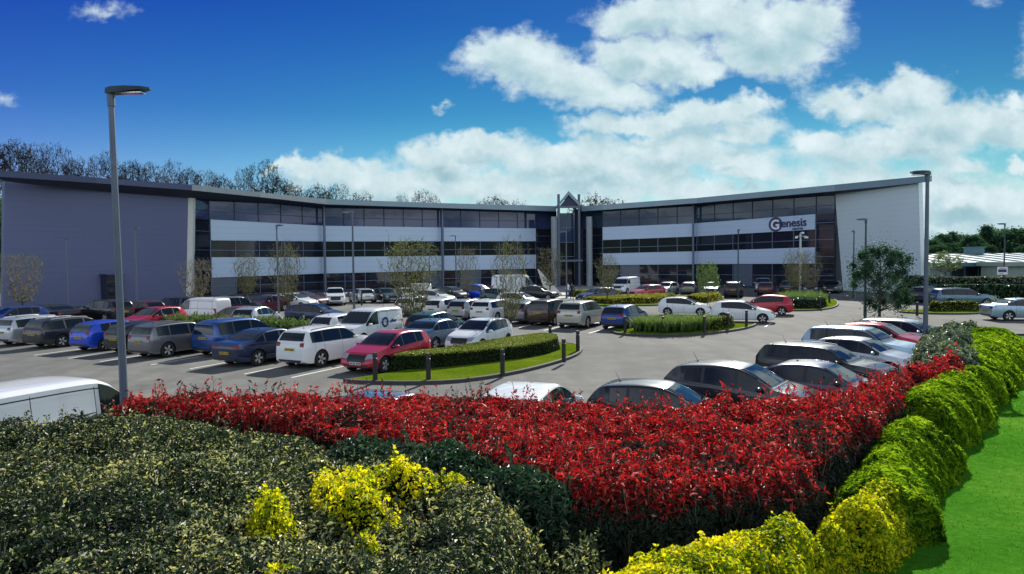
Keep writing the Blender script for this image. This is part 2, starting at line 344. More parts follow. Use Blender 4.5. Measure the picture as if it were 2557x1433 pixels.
def make_vehicle(kind, label):
    S = SPEC[kind]; L, W, H = S['L'], S['W'], S['H']; hl = L / 2
    sil = catmull([(x * hl, z * H) for x, z in S['top']], .08)
    xs, zs_ = sil[:, 0].copy(), sil[:, 1].copy()
    for i in range(1, len(xs)):
        if xs[i] <= xs[i - 1] + .002: xs[i] = xs[i - 1] + .002
    bx = [p[0] * hl for p in S['belt']]; bz = [p[1] * H for p in S['belt']]
    wr, wb = S['wr'], S['wb']
    bodyk = .40 if kind in ('smallvan', 'van', 'transit') else .62
    if kind in ('smallvan', 'van', 'transit'): tumble = .13
    elif kind in ('mpv', 'suv'): tumble = .34
    else: tumble = .42
    top_at = lambda x: float(np.interp(x, xs, zs_))
    belt_at = lambda x: min(float(np.interp(x, bx, bz)), top_at(x) - .012)
    def section(x, zr):
        u = abs(x) / hl; pl = .80 + .20 * math.sqrt(max(0, 1 - u ** 6)); pl *= (1 - .03 * u * u)
        w = W / 2 * pl; zb = .20 + .10 * max(0, (u - .86) / .14)
        zb = min(zb, zr - .12); zs = min(belt_at(x), zr - .012)
        if zs < zb + .08: zs = zb + .08
        zc = zs + (zr - zs) * .88; wt = w * .95 - (zc - zs) * tumble
        r = lambda k: zb + (zs - zb) * k
        return [(0, zb), (w * .8, zb), (w * .955, zb + .04), (w * .99, r(.28)), (w, r(.55)), (w * .985, r(.80)), (w * .965, r(.93)), (w * .945, zs), (w * .945 + (wt - w * .945) * .5, zs + (zc - zs) * .5), (wt, zc), (wt * .93, zc + (zr - zc) * .55), (wt * .80, zc + (zr - zc) * .85), (wt * .45, zr - .004), (0, zr)]
    V = []; N = 0
    for x, z in zip(xs, zs_):
        s = section(x, z); ring = [(x, y, zz) for y, zz in s] + [(x, -y, zz) for y, zz in s[-2:0:-1]]; N = len(ring); V += ring
    Fc = []
    for i in range(len(xs) - 1):
        for k in range(N): j = (k + 1) % N; Fc.append((i * N + k, (i + 1) * N + k, (i + 1) * N + j, i * N + j))
    Fc.append(tuple(range(N))[::1]); Fc.append(tuple((len(xs) - 1) * N + k for k in range(N))[::-1])
    me = bpy.data.meshes.new('car_body'); me.from_pydata(V, [], Fc)
    bm = bmesh.new(); bm.from_mesh(me); bmesh.ops.recalc_face_normals(bm, faces=bm.faces)
    bvh = BVHTree.FromBMesh(bm); bm.to_mesh(me); bm.free()
    # wheel arches
    arch = wr + .055; dep = .30
    cut = MB()
    for sx in (-1, 1):
        for sy in (-1, 1):
            cut.tube((sx * wb / 2 + .02, sy * (W / 2 - dep), wr), (sx * wb / 2 + .02, sy * (W / 2 + .3), wr), arch, arch, 28)
    tmp = bpy.data.objects.new('tmp', me); COL.objects.link(tmp)
    co = cut.build('cut', []); mod = tmp.modifiers.new('b', 'BOOLEAN'); mod.operation = 'DIFFERENCE'; mod.object = co; mod.solver = 'EXACT'
    dg = bpy.context.evaluated_depsgraph_get(); me2 = bpy.data.meshes.new_from_object(tmp.evaluated_get(dg)); me2.name = kind + '_body'
    bpy.data.objects.remove(tmp); bpy.data.objects.remove(co)
    me2.materials.clear(); me2.materials.append(PAINT['white']); me2.materials.append(M['black'])
    for p in me2.polygons:
        p.use_smooth = True; c = p.center; dark = c.z < .235
        for sx in (-1, 1):
            dd = [math.hypot(me2.vertices[v].co.x - sx * wb / 2 - .02, me2.vertices[v].co.z - wr) for v in p.vertices]
            if max(dd) < arch + .004 and (abs(c.y) < W / 2 - .02 and min(dd) > arch - .03 or abs(abs(c.y) - (W / 2 - dep)) < .02): dark = True
        p.material_index = 1 if dark else 0
    me2.set_sharp_from_angle(angle=rad(38))
    root = empty('parked_car' if kind not in ('smallvan', 'van', 'transit') else 'parked_van', (0, 0, 0))
    body = bpy.data.objects.new('body', me2); COL.objects.link(body); body.parent = root

    def lattice(lo, up, rows, axis, sgn, off=.006):
        """skin a patch onto the body by casting rays inwards along an axis"""
        V, ok = [], True
        for r in range(rows + 1):
            t = r / rows
            for a, b_ in zip(lo, up):
                p = (a[0] + (b_[0] - a[0]) * t, a[1] + (b_[1] - a[1]) * t)
                if axis == 'y': o_, d_ = Vector((p[0], sgn * 3, p[1])), Vector((0, -sgn, 0))
                elif axis == 'x': o_, d_ = Vector((sgn * 5, p[0], p[1])), Vector((-sgn, 0, 0))
                else: o_, d_ = Vector((p[0], p[1], 4)), Vector((0, 0, -1))
                hit = bvh.ray_cast(o_, d_)
                if hit[0] is None:
                    V.append(None); continue
                n_ = hit[1] if hit[1].dot(d_) < 0 else -hit[1]
                V.append(hit[0] + n_ * off)
        return V, len(lo), rows
    def patch(mb, lo, up, rows, axis, sgn, off=.006, m=0, maxe=.30):
        V, n, rows = lattice(lo, up, rows, axis, sgn, off); b0 = len(mb.v); idx = {}
        for i, p in enumerate(V):
            if p is not None: idx[i] = len(mb.v); mb.v.append(tuple(p))
        k0, k1 = 0, n - 1
        if maxe < .3:      # end the patch where it would run away along the flank
            bad = [k for k in range(n - 1) if any(V[r * n + k] is None or V[r * n + k + 1] is None or (V[r * n + k] - V[r * n + k + 1]).length > maxe for r in range(rows + 1))]
            mid_ = 0 if abs(lo[0][0]) < abs(lo[-1][0]) else n - 2
            for k in bad:
                if mid_ == 0: k1 = min(k1, k)
                else: k0 = max(k0, k + 1)
        flip = (axis == 'y' and sgn > 0) or (axis == 'x' and sgn < 0)
        for r in range(rows):
            for k in range(n - 1):
                if not (k0 <= k < k1): continue
                q = [r * n + k, r * n + k + 1, (r + 1) * n + k + 1, (r + 1) * n + k]
                if all(i in idx for i in q):
                    f = [idx[i] for i in q]; mb.face(f[::-1] if flip else f, m)
    zc_at = lambda x: belt_at(x) + (top_at(x) - belt_at(x)) * .88
    # side windows
    for (a, b_) in S['wins']:
        a *= hl; b_ *= hl; n = max(5, int((b_ - a) / .07)); xx = np.linspace(a, b_, n)
        cols = []
        for x in xx:
            lo_, up_ = belt_at(x) + .022, zc_at(x) - .028
            if up_ - lo_ > .03: cols.append((x, lo_, up_))
        if len(cols) < 3: continue
        for sy in (-1, 1):
            mb = MB(); patch(mb, [(c[0], c[1]) for c in cols], [(c[0] - (.10 if c is cols[-1] and False else 0), c[2]) for c in cols], 4, 'y', sy)
            if mb.f: mb.build('side_window', M['glass'], root, True, 60)
    # black surround of the side glass
    a, b_ = S['wins'][0][0] * hl - .02, S['wins'][-1][1] * hl + .02; cols = []
    for x in np.linspace(a, b_, 40):
        lo_, up_ = belt_at(x) + .010, zc_at(x) - .016
        if up_ - lo_ > .02: cols.append((x, lo_, up_))
    mb = MB()
    for sy in (-1, 1): patch(mb, [(c[0], c[1]) for c in cols], [(c[0], c[2]) for c in cols], 5, 'y', sy, .0025)
    mb.build('window_surround', M['black'], root, True, 60)
    # windscreen and rear window (seen along x)
    def wy(x, k=.90): 
        s = section(x, top_at(x)); return s[9][0] * k
    x0, x1 = S['ws'][0] * hl, S['ws'][1] * hl
    z0, z1 = top_at(x0) + .01, top_at(x1) - .012
    lo = [(t * wy(x0, 1.0), z0) for t in np.linspace(-1, 1, 17)]; up = [(t * wy(x1, .95), z1) for t in np.linspace(-1, 1, 17)]
    mb = MB(); patch(mb, lo, up, 9, 'x', 1, .007); mb.build('windscreen', M['glass'], root, True, 60)
    x0, x1 = S['rw'][0] * hl, S['rw'][1] * hl
    if kind == 'saloon':
        z0, z1 = top_at(x0) + .02, top_at(x1) - .01
    else:
        z0, z1 = top_at(x0) - .02 if kind in ('hatch', 'suv', 'estate') else belt_at(x0) + .03, top_at(x1) - .02
    lo = [(t * (wy(x0, 1.0) if kind == 'saloon' else W * .36), z0) for t in np.linspace(-1, 1, 17)]; up = [(t * wy(x1, .90 if kind == 'saloon' else .86), z1) for t in np.linspace(-1, 1, 17)]
    mb = MB(); patch(mb, lo, up, 8, 'x', -1, .007)
    if kind not in ('van', 'smallvan', 'transit'): mb.build('rear_window', M['glass'], root, True, 60)
    # lamps
    za, zb_, ya, yb = S['hl']
    for sy in (-1, 1):
        n = 9; ys = np.linspace(ya, yb, n) * W / 2 * .93
        lo = [(sy * y, za * H + .10 * (i / (n - 1)) ** 1.5 * .6) for i, y in enumerate(ys)]; up = [(sy * y, zb_ * H + .02 * (i / (n - 1))) for i, y in enumerate(ys)]
        if sy < 0: lo, up = lo[::-1], up[::-1]
        mb = MB(); patch(mb, lo, up, 3, 'x', 1, .010, 0, .14); mb.build('headlight', M['lampglass'], root, True, 50)
        za2, zb2, ya2, yb2 = S['tl']; ys = np.linspace(ya2, yb2, n) * W / 2 * .93
        lo = [(sy * y, za2 * H + .03 * (1 - i / (n - 1))) for i, y in enumerate(ys)]; up = [(sy * y, zb2 * H - .02 * (1 - i / (n - 1))) for i, y in enumerate(ys)]
        if sy < 0: lo, up = lo[::-1], up[::-1]
        mb = MB(); patch(mb, lo, up, 4, 'x', -1, .010, 0, .10); mb.build('tail_light', M['redlens'], root, True, 50)
    # grille, lower intake, bumper slot
    mb = MB()
    ys = np.linspace(-.46, .46, 9) * W / 2
    patch(mb, [(y, .36 * H * .9) for y in ys], [(y * 1.15, (S['hl'][1] - .02) * H) for y in ys], 3, 'x', 1, .008)
    ys = np.linspace(-.70, .70, 11) * W / 2; patch(mb, [(y, .17 * H + .03) for y in ys], [(y * .92, .17 * H + .13) for y in ys], 2, 'x', 1, .008)
    mb.build('grille', M['black'], root, True)
    mb = MB(); ys = np.linspace(-.66, .66, 11) * W / 2; patch(mb, [(y, .30) for y in ys], [(y, .40) for y in ys], 2, 'x', -1, .006); mb.build('bumper_insert', M['black'], root, True)
    # number plates
    for sx, mm, zz in ((1, 'platew', .43), (-1, 'platey', S['tl'][0] * H - .10 if kind != 'saloon' else .60)):
        hit = bvh.ray_cast(Vector((sx * 5, 0, zz)), Vector((-sx, 0, 0)))[0]; xx = hit.x if hit else sx * hl
        mb = MB(); mb.box((xx + sx * .020, 0, zz), (.02, .52, .112), 0, 0)
        for k in (-3, -2, -1, 0, 1.4, 2.4, 3.4): mb.box((xx + sx * .031, -sx * (k * .066 - .01) * -1, zz), (.004, .036, .072), 0, 1)
        mb.build('number_plate', [M[mm], M['black']], root)
    # shut lines, sill
    mb = MB()
    lines = [S['wins'][0][0] + .06] + [wv[0] - .02 for wv in S['wins'][1:]] + [S['wins'][-1][1] - .02]
    for x in lines:
        x *= hl
        for sy in (-1, 1): patch(mb, [(x - .006, .30), (x + .006, .30)], [(x - .006, belt_at(x)), (x + .006, belt_at(x))], 7, 'y', sy, .003)
    for sy in (-1, 1):
        n = 22; xx = np.linspace(-wb / 2 + arch + .03, wb / 2 - arch - .02, n); patch(mb, [(x, .215) for x in xx], [(x, .285) for x in xx], 1, 'y', sy, .005)
    # roof panel gap and bonnet line
    ys = np.linspace(-.80, .80, 13) * W / 2; xb = S['ws'][0] * hl + .03
    patch(mb, [(xb, y) for y in ys], [(xb + .02, y) for y in ys], 1, 'z', 1, .004)
    mb.build('shut_lines', M['black'], root)
    if kind in ('suv', 'estate'):
        for sy in (-1, 1):
            mb = MB(); pts = []
            for x in np.linspace(-.72 * hl, .08 * hl, 9):
                s = section(x, top_at(x)); pts.append(Vector((x, sy * s[10][0] * .97, s[10][1] + .035)))
            for a, b_ in zip(pts, pts[1:]): mb.tube(a, b_, .016, .016, 6)
            mb.tube(pts[0], pts[0] - Vector((.05, 0, .05)), .016, .012, 6); mb.tube(pts[-1], pts[-1] - Vector((-.05, 0, .05)), .016, .012, 6)
            mb.build('roof_rail', M['alloy'] if kind == 'estate' else M['black'], root, True)
    xa = -.62 * hl if kind != 'saloon' else -.22 * hl
    mb = MB(); za = top_at(xa); mb.lathe([(.035, 0), (.03, .02), (.008, .045), (.004, .30)], 6, 0, Matrix.Translation((xa, 0, za - .005)) @ Matrix.Rotation(rad(-28), 4, 'Y')); mb.build('aerial', M['black'], root)
    xm = S['wins'][-1][1] * hl - .18
    for sy in (-1, 1):
        s = section(xm, top_at(xm)); yy = s[7][0]; zm = belt_at(xm) + .085
        me_ = MB(); me_.lathe([(.001, -.10), (.055, -.085), (.078, -.03), (.075, .04), (.05, .075), (.001, .08)], 10, 0, Matrix.Translation((xm, sy * (yy + .11), zm)) @ Matrix.Rotation(rad(90), 4, 'X') @ Matrix.Diagonal((1.0, .85, 1.15, 1)))
        me_.tube((xm + .02, sy * (yy - .02), zm - .06), (xm, sy * (yy + .08), zm - .03), .022, .02, 6)
        me_.build('wing_mirror', PAINT['white'], root, True, 70)
    hs_ = [(wv[1] if False else wv[0] + .07) for wv in S['wins'][1:]] or [S['wins'][0][0] + .03]
    for hx in hs_:
        for sy in (-1, 1):
            x = hx * hl; z = belt_at(x) - .10; hit = bvh.ray_cast(Vector((x, sy * 3, z)), Vector((0, -sy, 0)))[0]
            if hit: mb = MB(); mb.box((x, hit.y + sy * .018, z), (.17, .022, .026)); mb.build('door_handle', PAINT['white'], root)
    if kind in ('smallvan', 'van', 'transit'):
        # side door rail, panel outline and roof ribs
        mb = MB()
        for sy in (-1, 1):
            a, b_ = -.90 * hl, S['wins'][0][0] * hl - .12; zr_ = belt_at(0) + .05
            xx = np.linspace(a, b_, 20); patch(mb, [(x, zr_) for x in xx], [(x, zr_ + .022) for x in xx], 1, 'y', sy, .006)
            xx = np.linspace(-.92 * hl, .30 * hl, 24); patch(mb, [(x, zc_at(x) - .115) for x in xx], [(x, zc_at(x) - .09) for x in xx], 1, 'y', sy, .006)
            for x in (-.86 * hl, -.30 * hl, b_):
                patch(mb, [(x - .008, .33), (x + .008, .33)], [(x - .008, zc_at(x) - .06), (x + .008, zc_at(x) - .06)], 10, 'y', sy, .004)
        mb.build('door_rail', M['black'], root)
        mb = MB()
        for yy in (-.28, -.14, 0, .14, .28):
            xx = np.linspace(-.88 * hl, .25 * hl, 18); patch(mb, [(x, yy * W - .012) for x in xx], [(x, yy * W + .012) for x in xx], 1, 'z', 1, .014)
        mb.build('roof_rib', PAINT['white'], root)
    # wheels
    wheelm = MB(); R90 = Matrix.Rotation(rad(90), 4, 'X')
    wheelm.lathe([(wr * .66, -.10), (wr * .70, -.105), (wr * .92, -.105), (wr * .985, -.085), (wr, -.05), (wr, .05), (wr * .985, .085), (wr * .92, .105), (wr * .70, .105), (wr * .66, .10), (wr * .60, .0)], 28, 0, R90)
    rimm = MB(); ro = wr * .69
    rimm.lathe([(ro, -.10), (ro * .93, -.103), (ro * .88, -.085), (ro * .86, -.02)], 28, 0, R90)
    for k in range(5):
        for da in (-.13, .13):
            a = 2 * math.pi * k / 5; c_, s_ = math.cos(a + da), math.sin(a + da); ci, si = math.cos(a + da * .6), math.sin(a + da * .6)
            t_ = .026
            p = [(.045 * ci - t_ * .8 * si, .045 * si + t_ * .8 * ci), (.045 * ci + t_ * .8 * si, .045 * si - t_ * .8 * ci), (ro * .9 * c_ + t_ * s_, ro * .9 * s_ - t_ * c_), (ro * .9 * c_ - t_ * s_, ro * .9 * s_ + t_ * c_)]
            rimm.hexa([(q[0], -.088 if i < 2 else -.095, q[1]) for i, q in enumerate(p)], [(q[0], -.06, q[1]) for q in p], 0)
    rimm.lathe([(.001, -.095), (.055, -.092), (.06, -.06)], 14, 0, R90)
    rimm.lathe([(.001, -.035), (ro * .87, -.035)], 20, 1, R90)
    w0 = wheelm.build('wheel', M['rubber'], root, True, 35); r0 = rimm.build('rim', [M['alloy'], M['black']], w0, True, 30)
    first = True
    for sx in (-1, 1):
        for sy in (-1, 1):
            if first: w_ = w0; first = False
            else: w_ = w0.copy(); COL.objects.link(w_); w_.parent = root; rr = r0.copy(); COL.objects.link(rr); rr.parent = w_
            w_.location = (sx * wb / 2 + .02, sy * (W / 2 - .125), wr); w_.rotation_euler = (0, rad(23 * (sx + 2 * sy)), 0 if sy < 0 else math.pi)
    for ch in root.children:
        if ch.name.split('.')[0] in ('tail_light', 'headlight'): keep_largest(ch)
        if ch.data and ch.name.split('.')[0] in ('body', 'wing_mirror', 'door_handle', 'roof_rib'):
            ch.material_slots[0].link = 'OBJECT'
    return root

def keep_largest(o):
    bm = bmesh.new(); bm.from_mesh(o.data); left = set(bm.faces); isl = []
    while left:
        st = [left.pop()]; grp = list(st)
        while st:
            f = st.pop()
            for e in f.edges:
                for g_ in e.link_faces:
                    if g_ in left: left.remove(g_); st.append(g_); grp.append(g_)
        isl.append(grp)
    isl.sort(key=len)
    for grp in isl[:-1]: bmesh.ops.delete(bm, geom=grp, context='FACES')
    bmesh.ops.delete(bm, geom=[v for v in bm.verts if not v.link_faces], context='VERTS')
    bm.to_mesh(o.data); bm.free()
def paint_car(root, key):
    for ch in root.children:
        nm = ch.name.split('.')[0]
        if nm in ('body', 'wing_mirror', 'door_handle', 'roof_rib'):
            ch.material_slots[0].link = 'OBJECT'; ch.material_slots[0].material = PAINT[key]

def logo_ring(root, x, y, z, r, side):
    mb = MB(); Mx = Matrix.Translation((x, y, z)) @ Matrix.Rotation(rad(90 if side < 0 else -90), 4, 'X')
    mb.lathe([(r * .62, .0), (r * .62, .008), (r, .008), (r, .0)], 24, 0, Mx)
    for k in range(4): mb.box((x - r * 1.9 - .13 * k if side > 0 else x + r * 1.9 + .13 * k, y, z + .04 * (k % 2)), (.09, .012, .12 + .04 * (k % 2)))
    mb.build('van_lettering', PAINT['blue'], root)

CARS=[
('hatch', 'red', 207, -5.0, 28.0, 'red three-door hatchback facing the camera beside the clipped hedge island', 1.0),
('suv', 'white', 27, -7.88, 29.67, 'large white off-roader seen from behind between the red hatchback and the navy saloon', 0.95),
('saloon', 'navy', 27, -10.62, 30.36, 'navy saloon parked tail outwards beside the large white off-roader', 1.0),
('mpv', 'blue', 27, -13.02, 33.41, 'blue people carrier with dark rear window between the navy saloon and the silver-grey estate', 1.0),
('suv', 'grey', 25, -15.8, 33.07, 'silver-grey off-road estate with bright window trim in the front left row', 0.93),
('hatch', 'black', 25, -17.91, 34.64, 'black hatchback partly hidden by the tall lamp post at front left', 1.0),
('hatch', 'royal', 25, -20.11, 35.54, 'bright royal blue hatchback left of the tall near lamp post', 1.0),
('estate', 'charcoal', 22, -23.35, 37.36, 'charcoal estate car with lit red tail lamp beside the royal blue hatchback', 1.0),
('estate', 'silver', 20, -25.86, 38.55, 'silver estate car at the far left end of the front row', 1.0),
('hatch', 'white', 207, -1.54, 33.32, 'white hatchback facing the camera behind the clipped hedge island', 1.0),
('saloon', 'steel', 27, -3.75, 34.3, 'steel blue saloon just behind the red hatchback', 1.0),
('hatch', 'teal', 27, -4.2, 38.8, 'dark teal hatchback behind the steel blue saloon, under the bare multi-stem tree', 1.0),
('smallvan', 'white', 207, -7.6, 36.5, 'small white delivery van with round blue logo facing left', 1.0),
('hatch', 'white', 27, -9.17, 38.21, 'low white hatchback just behind the large white off-roader', 1.0),
('hatch', 'white', 27, -7.51, 55.15, 'white hatchback with dark rear window at the left end of the middle row', 1.0),
('hatch', 'white', 27, -4.95, 52.17, 'white hatchback in the middle row next to a lilac silver hatchback', 1.0),
('hatch', 'silver', 27, -3.06, 50.63, 'lilac silver hatchback between two white cars of the middle row', 1.0),
('estate', 'white', 27, -1.17, 49.35, 'white estate behind the slender tree of the hedge island', 1.0),
('hatch', 'grey', 27, 1.04, 47.44, 'small grey hatchback left of the dark brown people carrier', 1.0),
('mpv', 'brown', 27, 2.56, 46.25, 'dark brown people carrier with glowing red tail lamps', 1.0),
('suv', 'champagne', 27, 4.44, 44.35, 'champagne coloured off-roader between the brown people carrier and the blue hatchback', 1.0),
('hatch', 'blue2', 32, 6.95, 42.98, 'deep blue hatchback beside the planted island with strappy leaves', 1.0),
('hatch', 'white', 112, 12.76, 51.64, 'white three-door hatchback seen side-on behind the planted island', 0.93),
('hatch', 'white', 112, 15.12, 45.8, 'white five-door hatchback in profile with its nose to the open lane', 0.97),
('hatch', 'red', 292, 18.6, 51.68, 'red hatchback seen from its rear quarter behind the white five-door', 1.0),
('hatch', 'black2', 115, 3.66, 16.61, 'black hatchback with pale roof just behind the red hedge, windscreen glinting', 0.9),
('hatch', 'charcoal', 126, 6.13, 18.49, 'charcoal hatchback with large pale windscreen behind the red hedge', 1.0),
('saloon', 'navy', 128, 8.44, 19.41, 'dark blue saloon with chrome window line by the right end of the red hedge', 0.94),
('estate', 'black3', 135, 10.33, 23.07, 'black estate with grey roof rails in the right hand row', 0.9),
('hatch', 'silver', 138, 12.88, 25.53, 'pale silver hatchback nearest the slim lamp post on the right', 0.87),
('suv', 'ice', 134, 13.53, 26.99, 'ice blue off-roader with roof aerial in the right hand row', 0.92),
('hatch', 'red', 136, 16.08, 30.32, 'red hatchback squeezed behind the ice blue off-roader', 0.92),
('estate', 'silver', 138, 18.03, 31.84, 'silver estate farthest along the right hand row', 0.9),
('hatch', 'white', 20, 0.46, 16.22, 'white car of which mostly the roof shows above the middle of the red hedge', 1.0),
('hatch', 'steel', 27, -2.68, 15.3, 'steel blue car of which only the roof shows above the red hedge', 1.0),
('van', 'white', 22, -9.65, 14.15, 'white panel van behind the variegated shrubs at the bottom left', 0.98),
('hatch', 'blue2', 207, -33.42, 46.75, 'blue hatchback at the left edge beside the small bare tree', 1.0),
('saloon', 'black', 297, -33.01, 50.06, 'black saloon side-on in front of the long blank wall', 1.0),
('suv', 'black', 297, -29.71, 51.0, 'black off-roader side-on below the dark doorway of the blank wall', 1.0),
('hatch', 'maroon', 297, -28.3, 53.21, 'maroon hatchback behind the bright red car on the left', 1.0),
('hatch', 'red', 200, -22.92, 44.71, 'bright red hatchback facing the camera at the foot of the thin left lamp post', 1.0),
('mpv', 'black', 297, -26.35, 54.86, 'black people carrier by the foot of the pale wall edge', 1.0),
('smallvan', 'white', 292, -22.01, 49.32, 'small white van side-on with round logo near the pale wall edge', 1.0),
('suv', 'black', 25, -21.6, 54.13, 'black off-roader right of the small side-on van', 1.0),
('hatch', 'red', 297, -17.84, 45.05, 'red hatchback behind the grass strip', 1.0),
('hatch', 'silver', 8, -16.33, 44.78, 'silver hatchback between the red hatchback and a navy saloon at the grass strip', 1.0),
('hatch', 'navy', 100, -13.05, 46.77, 'navy saloon nose right at the end of the grass strip', 1.0),
('hatch', 'maroon', 207, -20.89, 59.47, 'maroon hatchback behind the leaning bare trees on the left', 1.0),
('hatch', 'white', 112, -19.39, 62.64, 'white hatchback half hidden by the thin tree and lamp post', 1.0),
('saloon', 'maroon', 112, -19.56, 65.64, 'dark maroon saloon under the first column of the facade', 1.0),
('suv', 'white', 165, -17.34, 68.67, 'white off-roader facing the camera right of the dark maroon saloon', 1.0),
('hatch', 'silver', 330, -15.46, 71.83, 'silver hatchback with its tail to the lane right of the lamp post', 1.0),
('hatch', 'green', 150, -12.84, 71.4, 'dark green hatchback left of the bare multi-stem tree', 1.0),
('hatch', 'white', 150, -10.77, 71.5, 'white hatchback behind the crown of the multi-stem tree', 1.0),
('smallvan', 'white', 330, -10.08, 74.86, 'boxy white van behind the multi-stem tree', 1.0),
('hatch', 'white', 112, -7.34, 66.44, 'white hatchback right of the boxy white van', 1.0),
('hatch', 'black', 130, -6.37, 73.78, 'black hatchback left of the bright blue car', 1.0),
('mpv', 'royal', 125, -3.71, 74.67, 'bright blue people carrier with big pale windscreen', 1.0),
('hatch', 'teal', 125, -1.13, 68.36, 'teal hatchback between the bright blue car and the tall white van', 1.0),
('transit', 'white', 97, 0.53, 79.85, 'tall white panel van in front of the facade', 1.0),
('hatch', 'white', 120, 0.7, 59.55, 'white hatchback just in front of the tall white van', 1.0),
('hatch', 'black', 110, 2.76, 72.78, 'black hatchback with pale bonnet at the nose of the tall white van', 1.0),
('hatch', 'navy', 240, 8.17, 67.59, 'navy hatchback left of the white minibus', 1.0),
('van', 'white', 215, 13.9, 85.26, 'white minibus facing the camera behind the low golden hedge', 1.0),
('hatch', 'red', 240, 14.11, 73.5, 'pinkish red hatchback right of the white minibus', 1.0),
('hatch', 'silver', 215, 17.69, 80.14, 'silver hatchback facing the camera next to the pinkish red hatchback', 1.0),
('hatch', 'grey', 20, 20.51, 80.79, 'grey hatchback seen from behind at the end of the golden hedge', 1.0),
('hatch', 'teal', 200, 22.41, 78.71, 'teal hatchback behind the small leafing tree', 1.0),
('suv', 'black', 20, 23.65, 74.64, 'black off-roader seen from behind next to a thin lamp post', 1.0),
('hatch', 'maroon', 25, 28.22, 77.58, 'dark maroon hatchback seen from behind in front of the right wing', 1.0),
('suv', 'silver', 200, 30.45, 84.97, 'silver off-roader close to the windows of the right wing', 1.0),
('saloon', 'navy', 25, 32.27, 81.78, 'navy saloon behind the planted bed with the camera post', 1.0),
('hatch', 'black', 200, 33.71, 79.33, 'black hatchback right of the camera post', 1.0),
('saloon', 'charcoal', 210, 36.83, 80.5, 'charcoal saloon facing the camera at the foot of the pale end wall', 1.0),
('estate', 'steel', 97, 37.29, 57.91, 'steel blue estate in profile by the dark clipped hedge on the right', 1.0),
('hatch', 'navy', 60, 37.49, 63.03, 'navy hatchback behind the slim lamp post and the steel blue estate', 1.0),
('saloon', 'ice', 97, 33.09, 45.17, 'ice blue saloon cut off by the right edge of the picture', 1.0),
]

PROTO = {}; LOGO = []
CATN = {'smallvan': 'van', 'van': 'van', 'transit': 'van'}
for (kind, colr, hd, X, Y, lab, sc) in CARS:
    if kind not in PROTO: PROTO[kind] = r = make_vehicle(kind, lab)
    else: r = copy_tree(PROTO[kind])
    r.location = (X, Y, 0); r.rotation_euler = (0, 0, rad(90 - hd)); r.scale = (sc, sc, sc)
    tag(r, lab, CATN.get(kind, 'car'), 'vehicles parked in the bays of the car park')
    paint_car(r, colr)
    if kind == 'smallvan' and 'round' in lab: LOGO.append((r, hd))
for (r, hd) in LOGO:
    logo_ring(r, -.35, -.925 if hd > 250 else .925, 1.08, .27, -1 if hd > 250 else 1)

# ------------------------------------------------------------------ ground
def struct(o): o['kind'] = 'structure'; return o
def sheet(name, pts, z, m, sub=None):
    mb = MB(); mb.poly([(p[0], p[1], z) for p in pts]); return struct(mb.build(name, m))
sheet('ground', [(-900, -60), (900, -60), (900, 1400), (-900, 1400)], -.06, M['field'])
sheet('car_park', [(-75, 4), (75, 4), (75, 125), (-75, 125)], 0, M['tarmac'])

def interp_poly(pts, closed=True, step=.5):
    """smooth closed curve through points"""
    n = len(pts); out = []
    for i in range(n if closed else n - 1):
        p = [np.array(pts[(i + k - 1) % n] if closed else pts[min(max(i + k - 1, 0), n - 1)], float) for k in range(4)]
        d = np.linalg.norm(p[2] - p[1]); m_ = max(1, int(d / step))
        for k in range(m_):
            t = k / m_; out.append(tuple(.5 * (2 * p[1] + (-p[0] + p[2]) * t + (2 * p[0] - 5 * p[1] + 4 * p[2] - p[3]) * t * t + (-p[0] + 3 * p[1] - 3 * p[2] + p[3]) * t ** 3)))
    return out
def offset_poly(pts, d):
    P = np.array(pts); n = len(P); area = .5 * sum(P[i][0] * P[(i + 1) % n][1] - P[(i + 1) % n][0] * P[i][1] for i in range(n)); sg = 1 if area > 0 else -1
    out = []
    for i in range(n):
        t = P[(i + 1) % n] - P[i - 1]; t = t / (np.linalg.norm(t) + 1e-9); nrm = np.array((t[1], -t[0])) * sg
        out.append(tuple(P[i] + nrm * d))
    return out
def island(pts, label_k='kerb', top='verge_grass'):
    P = interp_poly(pts); Pin = offset_poly(P, -.13)
    mb = MB(); n = len(P); b0 = len(mb.v)
    mb.v += [(p[0], p[1], -.01) for p in P] + [(p[0], p[1], .11) for p in P] + [(p[0], p[1], .125) for p in offset_poly(P, -.02)] + [(p[0], p[1], .125) for p in Pin] + [(p[0], p[1], .02) for p in Pin]
    for r in range(4):
        for i in range(n): j = (i + 1) % n; mb.face((b0 + r * n + i, b0 + r * n + j, b0 + (r + 1) * n + j, b0 + (r + 1) * n + i))
    struct(mb.build('kerb', M['kerb']))
    g_ = MB(); Pg = offset_poly(P, -.12); cx_ = sum(p[0] for p in Pg) / n; cy_ = sum(p[1] for p in Pg) / n
    rings = [1, .92, .7, .4, 0.02]
    for k, r in enumerate(rings):
        for p in Pg: g_.v.append((cx_ + (p[0] - cx_) * r, cy_ + (p[1] - cy_) * r, .11 + .10 * (1 - r * r)))
    for k in range(len(rings) - 1):
        for i in range(n): j = (i + 1) % n; g_.face((k * n + i, k * n + j, (k + 1) * n + j, (k + 1) * n + i))
    return struct(g_.build('grass', M['verge'], None, True))
ISL1 = [(-6.0, 24.6), (-5.4, 24.3), (-3.9, 24.0), (-2.5, 24.05), (-1.2, 24.7), (.3, 26.2), (1.6, 28.1), (2.6, 30.0), (3.15, 31.8), (3.3, 33.6), (2.6, 34.9), (.9, 34.2), (-1.0, 31.8), (-2.6, 29.0), (-3.6, 26.6), (-4.6, 25.6)]
